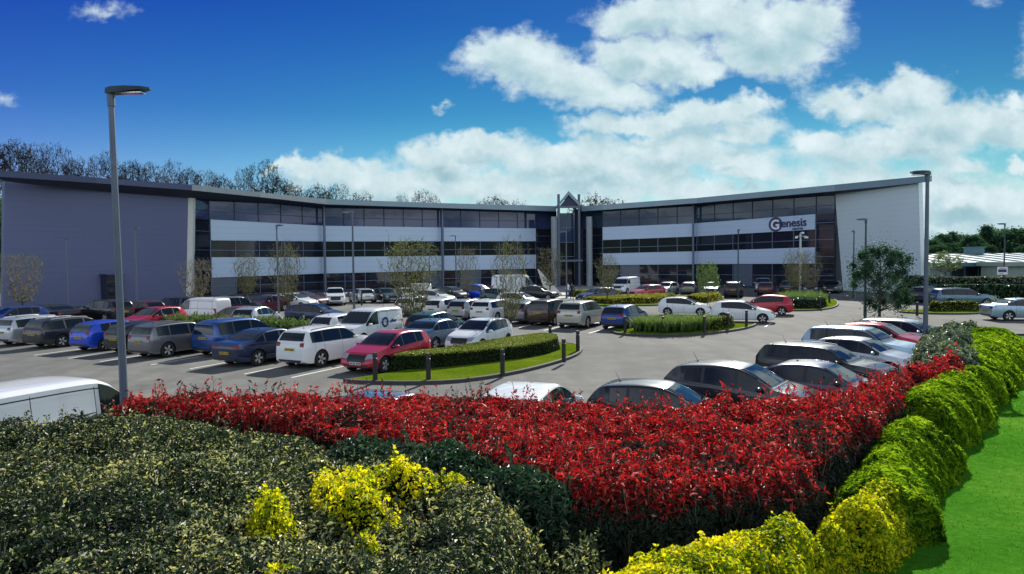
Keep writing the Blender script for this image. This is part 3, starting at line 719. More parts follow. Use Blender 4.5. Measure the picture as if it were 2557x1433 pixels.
ISL2 = [(5.7, 39.6), (6.3, 38.4), (8.1, 37.7), (9.7, 38.0), (11.6, 39.1), (13.6, 41.0), (15.2, 43.5), (14.6, 44.2), (12.6, 43.2), (9.5, 42.6), (7.0, 42.0), (5.8, 40.8)]
ISL3 = [(4.5, 66), (6.6, 62.5), (10, 61.8), (13.5, 62.3), (17, 67), (20.6, 74), (21.8, 77), (18.8, 77.2), (13, 72), (6, 70)]
ISL4 = [(20.4, 54.9), (23.6, 54.4), (27.1, 58.4), (30.6, 66), (31, 70), (29, 70), (25, 65.4), (21.4, 58.5)]
ISL5 = [(-24.8, 54.2), (-21.5, 50.2), (-19.5, 45.0), (-16.5, 41.0), (-13.2, 39.6), (-11.4, 41.2), (-12.3, 43.2), (-15.5, 44.6), (-17.9, 48.0), (-22, 53.6)]
ISL6 = [(28.8, 51.2), (32, 49.6), (38.6, 52.2), (46, 56.5), (46, 58.2), (39, 56.1), (33, 53.8), (29.6, 53)]
ISL7 = [(-2.6, 74.9), (-.6, 63.9), (1.4, 62.9), (3.6, 64), (4, 68), (2.6, 69.0), (-.2, 67.4)]
for I in (ISL1, ISL2, ISL3, ISL4, ISL6): island(I)
isl5 = [(-23.6, 44.2), (-19.5, 41.7), (-15.2, 39.5), (-11.6, 37.6), (-9.9, 38.8), (-10.6, 40.6), (-14.4, 42.6), (-18.5, 44.6), (-22.6, 46.6)]
island(isl5)
# pale paving apron in front of the entrance, lane joints
mb = MB(); mb.poly([(-2, 78, .004), (10.5, 73.5, .004), (24, 95, .004), (12, 113, .004), (-4, 109, .004)]); struct(mb.build('entrance_paving', M['paving']))
# bay markings
def stripe(mb, a, b, w=.10, z=.005):
    a, b = Vector(a), Vector(b); d = (b - a).normalized(); n = Vector((-d.y, d.x)) * w / 2
    mb.poly([(a.x - n.x, a.y - n.y, z), (b.x - n.x, b.y - n.y, z), (b.x + n.x, b.y + n.y, z), (a.x + n.x, a.y + n.y, z)])
mb = MB()
L0 = [G(728, 943), G(610, 934), G(474, 921), G(376, 911), G(250, 903), G(170, 895), G(84, 887), G(-10, 879)]
for i, p in enumerate(L0):
    a_ = rad(26 - i * .8); stripe(mb, (p.x, p.y), (p.x + math.sin(a_) * 5, p.y + math.cos(a_) * 5))
for i, (px, py) in enumerate([(1296, 818), (1358, 825), (1425, 822), (1470, 832), (1215, 806), (1140, 800)]):
    p = G(px, py); a_ = rad(27); stripe(mb, (p.x, p.y), (p.x + math.sin(a_) * 5, p.y + math.cos(a_) * 5))
for k in range(8):
    x, y = 4.6 + 2.0 * k, 13.4 + 2.35 * k; stripe(mb, (x, y), (x - 3.6, y + 3.2))
p = G(1910, 816); stripe(mb, (p.x, p.y), (p.x + 1.2, p.y + 2.2)); 
struct(mb.build('bay_marking', M['paint']))

# grass bank that carries the shrubs and the lawn at bottom right
KERB = [(-24, 9.8), (-11.2, 10.4), (-8, 10.9), (-5.2, 12.6), (-1, 13.0), (2.6, 13.2), (6.2, 15.2), (9.6, 18.4), (14.2, 23.0), (17.6, 27.4), (20.5, 32.0), (24, 36), (40, 37), (60, 37)]
def seg_dist(X, Y, line, closed=False):
    best = np.full(X.shape, 1e9); sgn = np.zeros(X.shape)
    n = len(line)
    for i in range(n if closed else n - 1):
        ax, ay = line[i]; bx, by = line[(i + 1) % n]; ex, ey = bx - ax, by - ay
        t = np.clip(((X - ax) * ex + (Y - ay) * ey) / (ex * ex + ey * ey), 0, 1)
        qx, qy = X - ax - t * ex, Y - ay - t * ey; d = np.hypot(qx, qy); s = np.sign(ex * (Y - ay) - ey * (X - ax))
        m_ = d < best; best = np.where(m_, d, best); sgn = np.where(m_, s, sgn)
    return best, sgn
def inside(X, Y, poly):
    r = np.zeros(X.shape, bool); n = len(poly); j = n - 1
    for i in range(n):
        xi, yi = poly[i]; xj, yj = poly[j]
        c = ((yi > Y) != (yj > Y)) & (X < (xj - xi) * (Y - yi) / (yj - yi + 1e-12) + xi); r ^= c; j = i
    return r
def bank_z(X, Y):
    d, s = seg_dist(X, Y, KERB); sd_ = -s * d
    t = np.clip((sd_ + .05) / 3.2, 0, 1); z = (t * t * (3 - 2 * t)) * 1.0
    far = np.clip((Y - 26) / 9, 0, 1); z = z * (1 - far * far * (3 - 2 * far)) 
    return np.where(sd_ > -.05, z + .02, -.2)
def grid_mesh(name, x0, x1, y0, y1, st, zf, m, keep=None, smooth=True):
    xs = np.arange(x0, x1 + st, st); ys = np.arange(y0, y1 + st, st); X, Y = np.meshgrid(xs, ys); Z = zf(X, Y)
    V = np.stack([X, Y, Z], -1).reshape(-1, 3); nx = len(xs); i, j = np.meshgrid(np.arange(nx - 1), np.arange(len(ys) - 1)); a = (j * nx + i).ravel()
    Fq = np.stack([a, a + 1, a + nx + 1, a + nx], -1)
    if keep is not None: Fq = Fq[keep(V[Fq].mean(1))]
    return mesh_np(name, V, Fq.ravel(), np.full(len(Fq), 4), m, None, smooth)
struct(grid_mesh('lawn', -24, 58, -6, 38, .4, lambda X, Y: bank_z(X, Y) + .012 * np.sin(X * 1.7) * np.sin(Y * 1.3), M['lawn'], lambda c: c[:, 2] > -.09))
mb = MB(); K2 = interp_poly(KERB, False, .6) + [KERB[-1]]
for a, b_ in zip(K2, K2[1:]):
    d = Vector((b_[0] - a[0], b_[1] - a[1])).normalized(); n = Vector((-d.y, d.x)) * .13
    mb.hexa([(a[0], a[1], -.01), (b_[0], b_[1], -.01), (b_[0] + n.x, b_[1] + n.y, -.01), (a[0] + n.x, a[1] + n.y, -.01)], [(a[0], a[1], .12), (b_[0], b_[1], .12), (b_[0] + n.x, b_[1] + n.y, .12), (a[0] + n.x, a[1] + n.y, .12)])
struct(mb.build('kerb', M['kerb']))
# hillside behind the building
def hill_z(X, Y):
    r = np.clip((Y - 118) / 60, 0, 1); l = np.clip((40 - X) / 130, 0, 1)
    return -.1 + 21 * (r * r * (3 - 2 * r)) * l + .8 * np.sin(X * .05) * r
struct(grid_mesh('hill', -320, 320, 116, 330, 6, hill_z, M['field']))

struct(grid_mesh('hill', -260, 260, -230, -70, 5, lambda X, Y: -1 + 17 * np.clip((-Y - 75) / 40, 0, 1) + 3.5 * np.sin(X * .21 + np.sin(Y * .3)) * np.clip((-Y - 75) / 40, 0, 1), M['field']))  # unseen hill added behind the camera to darken the window reflections
# ------------------------------------------------------------------ office building
m, t, b = newmat('facade_cladding'); tc = t.add('ShaderNodeTexCoord'); sx_ = t.add('ShaderNodeSeparateXYZ'); t.put(sx_, 0, tc.outputs['Object'])
nz = t.noise(tc.outputs['Object'], .25, 3, .5); c = t.mix(nz, (.43, .54, .70, 1), (.49, .60, .75, 1))
ln = t.math('PINGPONG', t.math('ADD', sx_.outputs[2], .15), .36); ln = t.smooth(ln, 0.0, .022)
c = t.mix(ln, (.30, .36, .48, 1), c); t.put(b, 'Base Color', c); b.inputs['Roughness'].default_value = .42; b.inputs['Metallic'].default_value = .15
M['clad'] = m
def wallmat(name, col):
    m, t, b = newmat(name); tc = t.add('ShaderNodeTexCoord'); br = t.add('ShaderNodeTexBrick'); 
    mp = t.add('ShaderNodeMapping'); mp.inputs['Rotation'].default_value = (rad(90), 0, 0); t.put(mp, 0, tc.outputs['UV'])
    nz = t.noise(tc.outputs['Object'], .12, 5, .6); c = t.mix(nz, tuple(x * .90 for x in col) + (1,), tuple(x * 1.08 for x in col) + (1,))
    w_ = t.add('ShaderNodeTexWave', wave_type='BANDS', bands_direction='Z'); w_.inputs['Scale'].default_value = .55; w_.inputs['Distortion'].default_value = 0; t.put(w_, 0, tc.outputs['Object'])
    c = t.mix(t.smooth(w_.outputs[1], .0, .012), tuple(x * .82 for x in col) + (1,), c)
    st = t.noise(tc.outputs['Object'], 1.2, 5, .7, 1.0); c = t.mix(t.math('MULTIPLY', t.smooth(st, .55, .8), .18), c, tuple(x * .6 for x in col) + (1,))
    t.put(b, 'Base Color', c); b.inputs['Roughness'].default_value = .6; t.n.remove(br); return m
M['wall_l'] = wallmat('shaded_left_render', (.12, .135, .25)); M['wall_r'] = wallmat('pale_grey_render', (.74, .84, .86))  # left wall: same render as the right, darkness of shade put into its colour
M['edge'] = mat('pale_fin_edge', (.62, .62, .58), .6, vary=.15)
M['fascia'] = mat('roof_fascia_metal', (.24, .33, .38), .5, .1, vary=.12, scale=.6)
M['fascia_l'] = mat('sunlit_roof_edge', (.33, .36, .37), .45, .3, vary=.2, scale=1.2)  # brighter stretch of the same fascia, sunlight put into its colour
M['fascia_d'] = mat('dark_violet_roof_edge', (.085, .095, .18), .5, .3, vary=.15, scale=.8)  # left stretch of the same roof edge, shade put into its colour
M['roofm'] = mat('roof_metal', (.30, .34, .38), .45, .5, vary=.1, scale=.5)
M['soffit'] = mat('dark_soffit', (.03, .033, .055), .7, vary=.2)
M['mull'] = mat('mullion_metal', (.13, .17, .25), .4, .5, vary=.15)
M['mulld'] = mat('dark_spandrel', (.035, .042, .075), .5, .2, vary=.2)
def glassmat(name, c0, c1, rough=.04):
    m, t, b = newmat(name); tc = t.add('ShaderNodeTexCoord'); nz = t.noise(tc.outputs['Object'], .35, 3, .6)
    t.put(b, 'Base Color', t.mix(nz, c0 + (1,), c1 + (1,))); b.inputs['Roughness'].default_value = rough; b.inputs['Specular IOR Level'].default_value = .45
    bn = t.add('ShaderNodeBump'); bn.inputs['Strength'].default_value = .06; bn.inputs['Distance'].default_value = .05; t.put(bn, 'Height', t.noise(tc.outputs['Object'], .9, 2, .5)); t.put(b, 'Normal', bn.outputs[0]); return m
M['gl_dark'] = glassmat('dark_window_glass', (.008, .009, .018), (.018, .022, .035))
M['gl_blue'] = glassmat('blue_sky_reflection_glass', (.024, .034, .12), (.05, .075, .17)); M['gl_teal'] = glassmat('teal_sky_reflection_glass', (.018, .042, .075), (.038, .075, .11))  # upper windows: reflected sky put into the glass colours
M['gl_pale'] = glassmat('blind_behind_glass', (.07, .09, .13), (.12, .15, .19), .2)

bld = empty('office_building', (0, 95, 0), 0, 'long curved three-storey office building with two silver cladding bands and dark glazing', 'office building')
OB = Vector((0, 95, 0))
def bpart(mb, name, m, parent=None, smooth=False):
    o = mb.build(name, m, bld if parent is None else parent, smooth); 
    if parent is None: o.location = (0, -95, 0)
    return o
# facade plan points: (pixel x, distance) and levels (wall top, band2 top, band2 bottom, band1 top, band1 bottom)
LP = [(485, 81.9), (526, 84.6), (808, 96.6), (1102, 104.3), (1338, 110.0), (1392, 112.4)]
LV = [(11.85, 9.45, 6.9, 4.9, 2.35), (11.85, 9.4, 6.9, 4.85, 2.4), (11.8, 9.1, 6.95, 4.8, 2.55), (11.75, 9.05, 7.0, 4.85, 2.65), (11.75, 9.0, 7.0, 4.9, 2.75), (11.75, 9, 7, 4.9, 2.75)]
RP = [(1455, 111.0), (1505, 107.0), (1740, 101.5), (2037, 88.4), (2084, 86.6)]
RV = [(11.75, 8.9, 6.95, 4.9, 3.2), (11.75, 8.95, 7.0, 4.95, 3.2), (11.8, 9.15, 7.25, 5.1, 3.25), (11.85, 9.5, 7.6, 5.35, 3.3), (11.9, 9.5, 7.6, 5.35, 3.3)]
def plan(pts): 
    out = []
    for px, Z in pts:
        d = ray(px, 646); out.append(Vector((d.x / d.y * Z, Z)))
    return out
PL, PR = plan(LP), plan(RP)
def along(P, lv, i, t):
    a, b_ = P[i], P[i + 1]; p = a.lerp(b_, t); L_ = [x + (y - x) * t for x, y in zip(lv[i], lv[i + 1])]
    n = (b_ - a).normalized(); return p, L_, Vector((n.y, -n.x))   # outward normal towards the camera
def quad_wall(mb, P, lv, i, t0, t1, za, zb, out=0.0, th=.10, m=0):
    p0, L0_, n = along(P, lv, i, t0); p1, L1_, n = along(P, lv, i, t1)
    if isinstance(za, int): z00, z01 = L0_[za], L1_[za]
    else: z00 = z01 = za
    if isinstance(zb, int): z10, z11 = L0_[zb], L1_[zb]
    else: z10 = z11 = zb
    a0, a1 = p0 + n * out, p1 + n * out; b0, b1 = p0 + n * (out - th), p1 + n * (out - th)
    mb.hexa([(b0.x, b0.y, z00), (b1.x, b1.y, z01), (a1.x, a1.y, z01), (a0.x, a0.y, z00)], [(b0.x, b0.y, z10), (b1.x, b1.y, z11), (a1.x, a1.y, z11), (a0.x, a0.y, z10)], m)
rnd = random.Random(5)
def facade(P, lv, segs, side):
    for i in range(len(P) - 1):
        seg_len = (P[i + 1] - P[i]).length; has_band = segs[i]; nb = max(1, round(seg_len / (3.0 if has_band else 3.4)))
        # spandrel backing wall behind the windows
        mb = MB(); quad_wall(mb, P, lv, i, 0, 1, 0.0, 0, -.12, .25); bpart(mb, 'wall', M['mulld'])
        if has_band:
            for (zt, zb_) in ((1, 2), (3, 4)):
                mb = MB(); quad_wall(mb, P, lv, i, .003, .997, zb_, zt, .16, .26)
                o = bpart(mb, 'cladding_band', M['clad'])
            floors = [(1, 0, 'up'), (3, 2, 'mid'), (0.25, 4, 'low')]
        else: floors = [(1, 0, 'up'), (2, 1, 'a'), (3, 2, 'mid'), (4, 3, 'b'), (0.25, 4, 'low')]
        for (za, zb_, fl) in floors:
            for k in range(nb):
                t0, t1 = k / nb, (k + 1) / nb; e = .07 / seg_len
                if fl == 'up': gm = 'gl_blue' if side < 0 else 'gl_teal'
                else: gm = 'gl_dark'
                if fl == 'up' and side < 0 and i == 1 and k in (5, 6, 7): gm = 'gl_pale'
                if fl == 'low' and rnd.random() < .12: gm = 'gl_pale'
                mb = MB(); quad_wall(mb, P, lv, i, t0 + e, t1 - e, za, zb_, -.03 + .004 * rnd.random(), .05)
                w_ = bpart(mb, 'window', M[gm])
                fm = MB(); mm = 0
                quad_wall(fm, P, lv, i, t0 - e * .6, t0 + e * .6, za, zb_, .04, .10)
                p0, La, n = along(P, lv, i, t0 + e); p1, Lb, n = along(P, lv, i, t1 - e)
                lo0 = La[za] if isinstance(za, int) else za; lo1 = Lb[za] if isinstance(za, int) else za; hi0 = La[zb_]; hi1 = Lb[zb_]
                fr = .42 if fl != 'low' else .5
                for f_, hgt in ((fr, .07), (0.0, .05), (1.0, .05)):
                    z0_, z1_ = lo0 + (hi0 - lo0) * f_, lo1 + (hi1 - lo1) * f_
                    a0, a1 = p0 + n * .03, p1 + n * .03; b0, b1 = p0 - n * .06, p1 - n * .06
                    fm.hexa([(b0.x, b0.y, z0_ - hgt / 2), (b1.x, b1.y, z1_ - hgt / 2), (a1.x, a1.y, z1_ - hgt / 2), (a0.x, a0.y, z0_ - hgt / 2)], [(b0.x, b0.y, z0_ + hgt / 2), (b1.x, b1.y, z1_ + hgt / 2), (a1.x, a1.y, z1_ + hgt / 2), (a0.x, a0.y, z0_ + hgt / 2)])
                f_o = fm.build('window_frame', M['mull' if fl != 'up' else 'mulld'], w_)
facade(PL, LV, [0, 1, 1, 1, 0], -1); facade(PR, RV, [0, 1, 1, 0], 1)
# round columns standing proud of the facade
for P, lv, i, hz in ((PL, LV, 2, 12.0), (PL, LV, 3, 12.0), (PR, RV, 2, 12.0)):
    p, L_, n = along(P, lv, i, 0); q = p + n * .9; mb = MB(); mb.tube((q.x, q.y, 0), (q.x, q.y, hz), .16, .16, 12); bpart(mb, 'column', M['mull'], None, True)
# end walls (blank, slightly raked)
def endwall(p_in_top, p_out_top, p_in_bot, p_out_bot, ztop_in, ztop_out, m, name='end_wall', th=.45):
    d = (p_out_bot - p_in_bot).normalized(); n = Vector((d.y, -d.x)); n = n if n.y < 0 else -n
    mb = MB(); bi, bo, ti, to = p_in_bot, p_out_bot, p_in_top, p_out_top
    f = [(bi.x, bi.y, 0), (bo.x, bo.y, 0), (to.x, to.y, ztop_out), (ti.x, ti.y, ztop_in)]; k = [(x - n.x * th, y - n.y * th, z) for x, y, z in f]
    mb.hexa(k, f); o = bpart(mb, name, m); return o
def pt(px, Z): d = ray(px, 646); return Vector((d.x / d.y * Z, Z))
# left wall
ti, to, bi, bo = pt(476, 81.4), pt(19, 65.6), pt(463, 81.2), pt(2, 64.6)
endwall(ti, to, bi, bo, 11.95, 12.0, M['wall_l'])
mb = MB(); e1, e2 = pt(488, 81.6), pt(475.4, 81.42); f1, f2 = pt(477, 81.4), pt(462.4, 81.15)
mb.hexa([(f2.x, f2.y - .08, 0), (f1.x, f1.y - .08, 0), (f1.x, f1.y + .5, 0), (f2.x, f2.y + .5, 0)], [(e2.x, e2.y - .08, 11.95), (e1.x, e1.y - .08, 11.95), (e1.x, e1.y + .5, 11.95), (e2.x, e2.y + .5, 11.95)]); bpart(mb, 'wall_edge', M['edge'])  # return face of the end wall, sunlit paleness put into its colour
# doorway in the left wall
dA, dB = pt(249, 73.2), pt(292, 74.6); n = Vector(((dB - dA).normalized().y, -(dB - dA).normalized().x))
dw = (dB - dA); mb = MB()
def onwall(px, z, out): # point on the left wall plane
    t_ = (px - 2) / (463 - 2); 
    d = ray(px, 646); a, b_ = bo, bi; 
    # intersect the ray direction with line bo-bi in plan
    r_ = d.x / d.y; den = (b_.x - a.x) - r_ * (b_.y - a.y); s_ = (r_ * a.y - a.x) / den; q = a.lerp(b_, s_)
    dd = (b_ - a).normalized(); nn = Vector((dd.y, -dd.x)); nn = nn if nn.y < 0 else -nn; rk = (z / 12.0) * .35
    return (q.x + nn.x * out + 0, q.y + nn.y * out + rk * 0, z)
dd_ = (bi - bo).normalized(); NN = Vector((dd_.y, -dd_.x)); NN = NN if NN.y < 0 else -NN
def wallbox(x0, x1, z0, z1, o0, o1, name, m, par=None):
    mb = MB(); a = [onwall(x0, z0, o0), onwall(x1, z0, o0), onwall(x1, z0, o1), onwall(x0, z0, o1)]; b2 = [onwall(x0, z1, o0), onwall(x1, z1, o0), onwall(x1, z1, o1), onwall(x0, z1, o1)]
    mb.hexa(a, b2)
    if par: return mb.build(name, m, par)
    return bpart(mb, name, m)
door = wallbox(250, 291, 0.0, 3.05, .0, 1.02, 'door', M['mulld'])
wallbox(252, 270, .1, 2.3, .9, 1.06, 'door_leaf', M['gl_dark'], door); wallbox(272, 289, .1, 2.3, .9, 1.06, 'door_leaf', M['gl_dark'], door); wallbox(251, 290, 2.45, 2.95, .9, 1.05, 'vent_grille', M['black'], door); wallbox(247, 294, 3.05, 3.18, .0, 1.3, 'door_canopy', M['fascia_d'], door)
# right wall
ti, to, bi2, bo2 = pt(2083, 86.8), pt(2291, 73.4), pt(2106, 86.0), pt(2303, 72.9)
endwall(ti, to, bi2, bo2, 12.0, 12.0, M['wall_r'])
# flank walls and back of the building so that it is a closed volume
mb = MB(); back = [pt(19, 65.6) + Vector((-1, 1)), pt(2291, 73.4) + Vector((.6, .8))]
fl = [pt(19, 66.2), pt(476, 82.2)] + [p + Vector((0, .9)) for p in PL[:-1]] + [Vector((8, 116))] + [p + Vector((0, .9)) for p in PR[1:]] + [pt(2291, 74.0)]
bk = [p + Vector((0, 17)) for p in fl]
for a, b_ in zip(bk, bk[1:]): mb.poly([(b_.x, b_.y, 0), (a.x, a.y, 0), (a.x, a.y, 12), (b_.x, b_.y, 12)])
for a, b_ in ((fl[0], bk[0]), (bk[-1], fl[-1])): mb.poly([(b_.x, b_.y, 0), (a.x, a.y, 0), (a.x, a.y, 12), (b_.x, b_.y, 12)][::-1])
bpart(mb, 'rear_wall', M['wall_r'])
# roof: fascia overhanging the facade, soffit, shallow metal roof behind
FE = [(-40, 424, 441, 60.5), (0, 425, 441, 62.0), (240, 443, 457, 70.5), (480, 461, 475, 79.2), (650, 480, 492, 87), (815, 497, 510, 93.5), (1102, 507, 519, 101.8), (1338, 513, 526, 107.6), (1389, 514.5, 527.5, 109)]
FR = [(1452, 514.5, 527.5, 107.6), (1505, 511, 524, 105), (1740, 494, 507, 98.7), (2084, 461, 477, 84.0), (2200, 449.5, 466, 77.5), (2322, 438, 453, 71.2)]
def roof_part(E, mats, wallpts):
    top = [D(px, yt, Z) for px, yt, yb_, Z in E]; bot = [D(px, yb_, Z) for px, yt, yb_, Z in E]
    for k in range(len(E) - 1):
        mb = MB(); a, b_ = top[k], top[k + 1]; c_, d_ = bot[k], bot[k + 1]
        n = Vector(((b_ - a).y, -(b_ - a).x, 0)).normalized(); th = n * -.25
        mb.hexa([c_ + th, d_ + th, d_, c_], [a + th, b_ + th, b_, a]); bpart(mb, 'fascia', M[mats[k]])
    mb = MB(); sm = MB()
    for k in range(len(E) - 1):
        a, b_ = top[k], top[k + 1]; n = Vector(((b_ - a).y, -(b_ - a).x, 0)).normalized()
        up1 = Vector((a.x, a.y + 19, a.z + .1)); up2 = Vector((b_.x, b_.y + 19, b_.z + .1))
        mb.poly([a, b_, up2, up1])
        c_, d_ = bot[k] - n * .02 + Vector((0, 0, .03)), bot[k + 1] - n * .02 + Vector((0, 0, .03))
        i1 = c_ + Vector((0, 3.6, 0)); i2 = d_ + Vector((0, 3.6, 0)); i1.z = i2.z = 11.72
        sm.poly([d_, c_, i1, i2])
    bpart(mb, 'roof', M['roofm']); bpart(sm, 'soffit', M['soffit'])
roof_part(FE, ['fascia_d', 'fascia_d', 'fascia_d', 'fascia_l', 'fascia_l', 'fascia', 'fascia', 'fascia'], PL)
roof_part(FR, ['fascia', 'fascia', 'fascia', 'fascia', 'fascia'], PR)
# soffit brackets
for P, lv in ((PL, LV), (PR, RV)):
    for i in range(1, len(P) - 1):
        nb = 3
        for k in range(nb):
            p, L_, n = along(P, lv, i, k / nb)
# entrance portal: two slim pylons, pitched gable, two fat pale columns, recessed glazing and a canopy
def col(px, ytop, ybot, Z, r, name, m, n=14):
    a = D(px, ytop, Z); b_ = D(px, ybot, Z); mb = MB(); mb.tube((b_.x, b_.y, 0), (b_.x, b_.y, a.z), r, r, n); return bpart(mb, name, m, None, n > 4)
M['coltone'] = mat('column_cladding', (.30, .34, .36), .55, .1)
for px in (1385, 1472): col(px, 541, 712, 106.5, .48, 'entrance_column', M['coltone'], 24)
for px in (1396.5, 1447): col(px, 485, 715, 104.5, .20, 'pylon', M['steel'], 12)
a, b_, c_ = D(1396.5, 514, 104.3), D(1447, 514, 104.3), D(1420, 486, 104.3)
mb = MB(); th = Vector((0, 9, 0)); dn = Vector((0, 0, -.55)); 
mb.hexa([a, c_, c_ + th, a + th], [a - dn, c_ - dn, c_ + th - dn, a + th - dn]); mb.hexa([c_, b_, b_ + th, c_ + th], [c_ - dn, b_ - dn, b_ + th - dn, c_ + th - dn]); bpart(mb, 'gable_roof', M['fascia'])
mb = MB(); mb.poly([a + Vector((.1, .4, 0)), b_ + Vector((-.1, .4, 0)), c_ + Vector((0, .4, -.1))]); bpart(mb, 'gable_panel', M['mulld'])
mb = MB(); mb.hexa([a + Vector((0, 0, -.3)), b_ + Vector((0, 0, -.3)), b_ + Vector((0, .3, -.3)), a + Vector((0, .3, -.3))], [a, b_, b_ + Vector((0, .3, 0)), a + Vector((0, .3, 0))]); bpart(mb, 'gable_tie', M['steel'])
# recessed glazing
gx0, gx1 = a.x + .25, b_.x - .25
for r in range(5):
    for cc_ in range(2):
        z0, z1 = .1 + r * 2.25, 2.25 + r * 2.25; xa = gx0 + cc_ * (gx1 - gx0) / 2; xb = xa + (gx1 - gx0) / 2
        mb = MB(); mb.box(((xa + xb) / 2, 110.2, (z0 + z1) / 2), (xb - xa - .1, .05, z1 - z0)); w_ = bpart(mb, 'window', M['gl_blue' if r > 2 else 'gl_dark'])
        fm = MB(); fm.box((xa, 110.1, (z0 + z1) / 2), (.1, .14, z1 - z0 + .1)); fm.box(((xa + xb) / 2, 110.1, z1 + .05), (xb - xa - .1, .13, .1)); fm.build('window_frame', M['mull'], w_)
for (xa, xb, ya, yb_) in ((gx0, PL[-1].x, 110.2, 112.2), (gx1, PR[0].x, 110.2, 111.0)):
    mb = MB(); mb.hexa([(xa, ya, 0), (xb, yb_, 0), (xb, yb_ + .2, 0), (xa, ya + .2, 0)], [(xa, ya, 12), (xb, yb_, 12), (xb, yb_ + .2, 12), (xa, ya + .2, 12)]); bpart(mb, 'wall', M['mulld'])
q0, q1 = D(1402, 651, 105), D(1446, 651, 105); mb = MB(); mb.box(((q0.x + q1.x) / 2, 106.5, q0.z), (q1.x - q0.x + .8, 5.0, .28)); bpart(mb, 'entrance_canopy', M['steel'])
mb = MB(); mb.box(((q0.x + q1.x) / 2, 110.0, 1.2), (1.9, .08, 2.3)); dr = bpart(mb, 'door', M['gl_dark']); mb = MB(); mb.box(((q0.x + q1.x) / 2 - .1, 109.9, 1.15), (.05, .06, .9)); mb.build('door_handle', M['alloy'], dr)

# company sign on the right wing
def text_mesh(body, size, extrude, bold=0.0):
    cu = bpy.data.curves.new('t', 'FONT'); cu.body = body; cu.size = size; cu.extrude = extrude; cu.offset = bold; cu.resolution_u = 3
    o = bpy.data.objects.new('t', cu); COL.objects.link(o); dg = bpy.context.evaluated_depsgraph_get(); me = bpy.data.meshes.new_from_object(o.evaluated_get(dg)); bpy.data.objects.remove(o); return me
M['signnavy'] = mat('sign_navy', (.015, .02, .11), .4, vary=.05); M['signwhite'] = mat('sign_white', (.8, .8, .85), .4, vary=.05)
i_ = 2; pa, La, nn = along(PR, RV, i_, .64); pb, Lb, nn = along(PR, RV, i_, .975)
org = Vector((pa.x, pa.y, 0)) + Vector((nn.x, nn.y, 0)) * .20; ax = Vector((pb.x - pa.x, pb.y - pa.y, 0)).normalized(); slope = math.atan2((Lb[1] + Lb[2] - La[1] - La[2]) / 2, (pb - pa).length)
zc = (La[1] + La[2]) / 2; slen = (pb - pa).length
sg = empty('company_sign', tuple(org + Vector((0, 0, zc))), 0, 'company sign with a white G in a dark disc on the upper silver band', 'sign')
Rm = Matrix(((ax.x, 0, nn.x, 0), (ax.y, 0, nn.y, 0), (0, 1, 0, 0), (0, 0, 0, 1)))
sg.matrix_world = Matrix.Translation(org + Vector((0, 0, zc))) @ Rm @ Matrix.Rotation(slope, 4, 'Z')
mb = MB(); mb.lathe([(.001, .05), (.93, .05), (.95, 0)], 36, 0, Matrix.Translation((.98, 0, 0))); mb.lathe([(.66, .052), (.66, .075), (.74, .075), (.74, .052)], 36, 1, Matrix.Translation((.98, 0, 0))); mb.build('sign_disc', [M['signnavy'], M['signnavy']], sg, True)
def letters(body, size, x, y, z, m, name, bold=0.0, sxy=1.0):
    me = text_mesh(body, size, .02, bold); me.materials.clear(); me.materials.append(m); o = bpy.data.objects.new(name, me); COL.objects.link(o); o.parent = sg; o.location = (x, y, z); o.scale = (sxy, 1, 1); return o
letters('G', 1.75, .32, -.62, .08, M['signwhite'], 'sign_letter', .05, 1.0)
letters('enesis', 1.5, 1.78, -.42, .03, M['signnavy'], 'sign_lettering', .035, (slen - 2.0) / 4.15)
letters('CENTRE', .36, slen * .55, -.86, .03, M['signnavy'], 'sign_lettering', .01, 1.1)

# ------------------------------------------------------------------ low building on the right
lb = empty('low_building', (62, 92, 0), 0, 'low building with a pale standing-seam metal roof right of the office building', 'building')
def lpart(mb, name, m, par=None):
    o = mb.build(name, m, par or lb)
    if par is None: o.location = (-62, -92, 0)
    return o
z_e = D(2400, 663, 88).z; xl = D(2318, 660, 88).x; xr = xl + 34
M['tealtrim'] = mat('teal_fascia', (.06, .14, .17), .5, vary=.1); M['palewall'] = mat('pale_stone_wall', (.20, .26, .24), .8, vary=.2, scale=1.5); M['seam'] = mat('pale_seam_roof', (.62, .68, .70), .35, .3, vary=.06, scale=.8)
mb = MB(); mb.prism([(xl + .8, 89), (xr, 89), (xr, 104), (xl + .8, 104)], 0, z_e - .1); lpart(mb, 'wall', M['palewall'])
mb = MB(); mb.box(((xl + xr) / 2, 87.9, z_e + .12), (xr - xl, .3, .46)); lpart(mb, 'fascia', M['tealtrim'])
mb = MB(); zt = D(2450, 633, 101).z; mb.poly([(xl - .3, 87.7, z_e + .38), (xr, 87.7, z_e + .38), (xr, 101, zt), (xl - .3, 101, zt)]); mb.poly([(xl - .3, 101, zt), (xr, 101, zt), (xr, 114, z_e), (xl - .3, 114, z_e)]); lpart(mb, 'roof', M['seam'])
for k in range(15):
    x = xl + k * 2.3; mb = MB(); mb.hexa([(x, 87.7, z_e + .39), (x + .10, 87.7, z_e + .39), (x + .10, 101, zt + .01), (x, 101, zt + .01)], [(x, 87.7, z_e + .50), (x + .10, 87.7, z_e + .50), (x + .10, 101, zt + .12), (x, 101, zt + .12)]); lpart(mb, 'roof_seam', M['tealtrim'])
for k in range(7):
    x0 = xl + 3.4 + k * 1.75; mb = MB(); mb.box((x0 + .85, 88.95, z_e - 1.0), (1.62, .08, 1.6)); w_ = lpart(mb, 'window', M['gl_dark'])
    fm = MB(); fm.box((x0, 88.9, z_e - 1.0), (.1, .14, 1.7)); fm.box((x0 + .87, 88.9, z_e - .17), (1.6, .12, .08)); fm.build('window_frame', M['tealtrim'], w_)
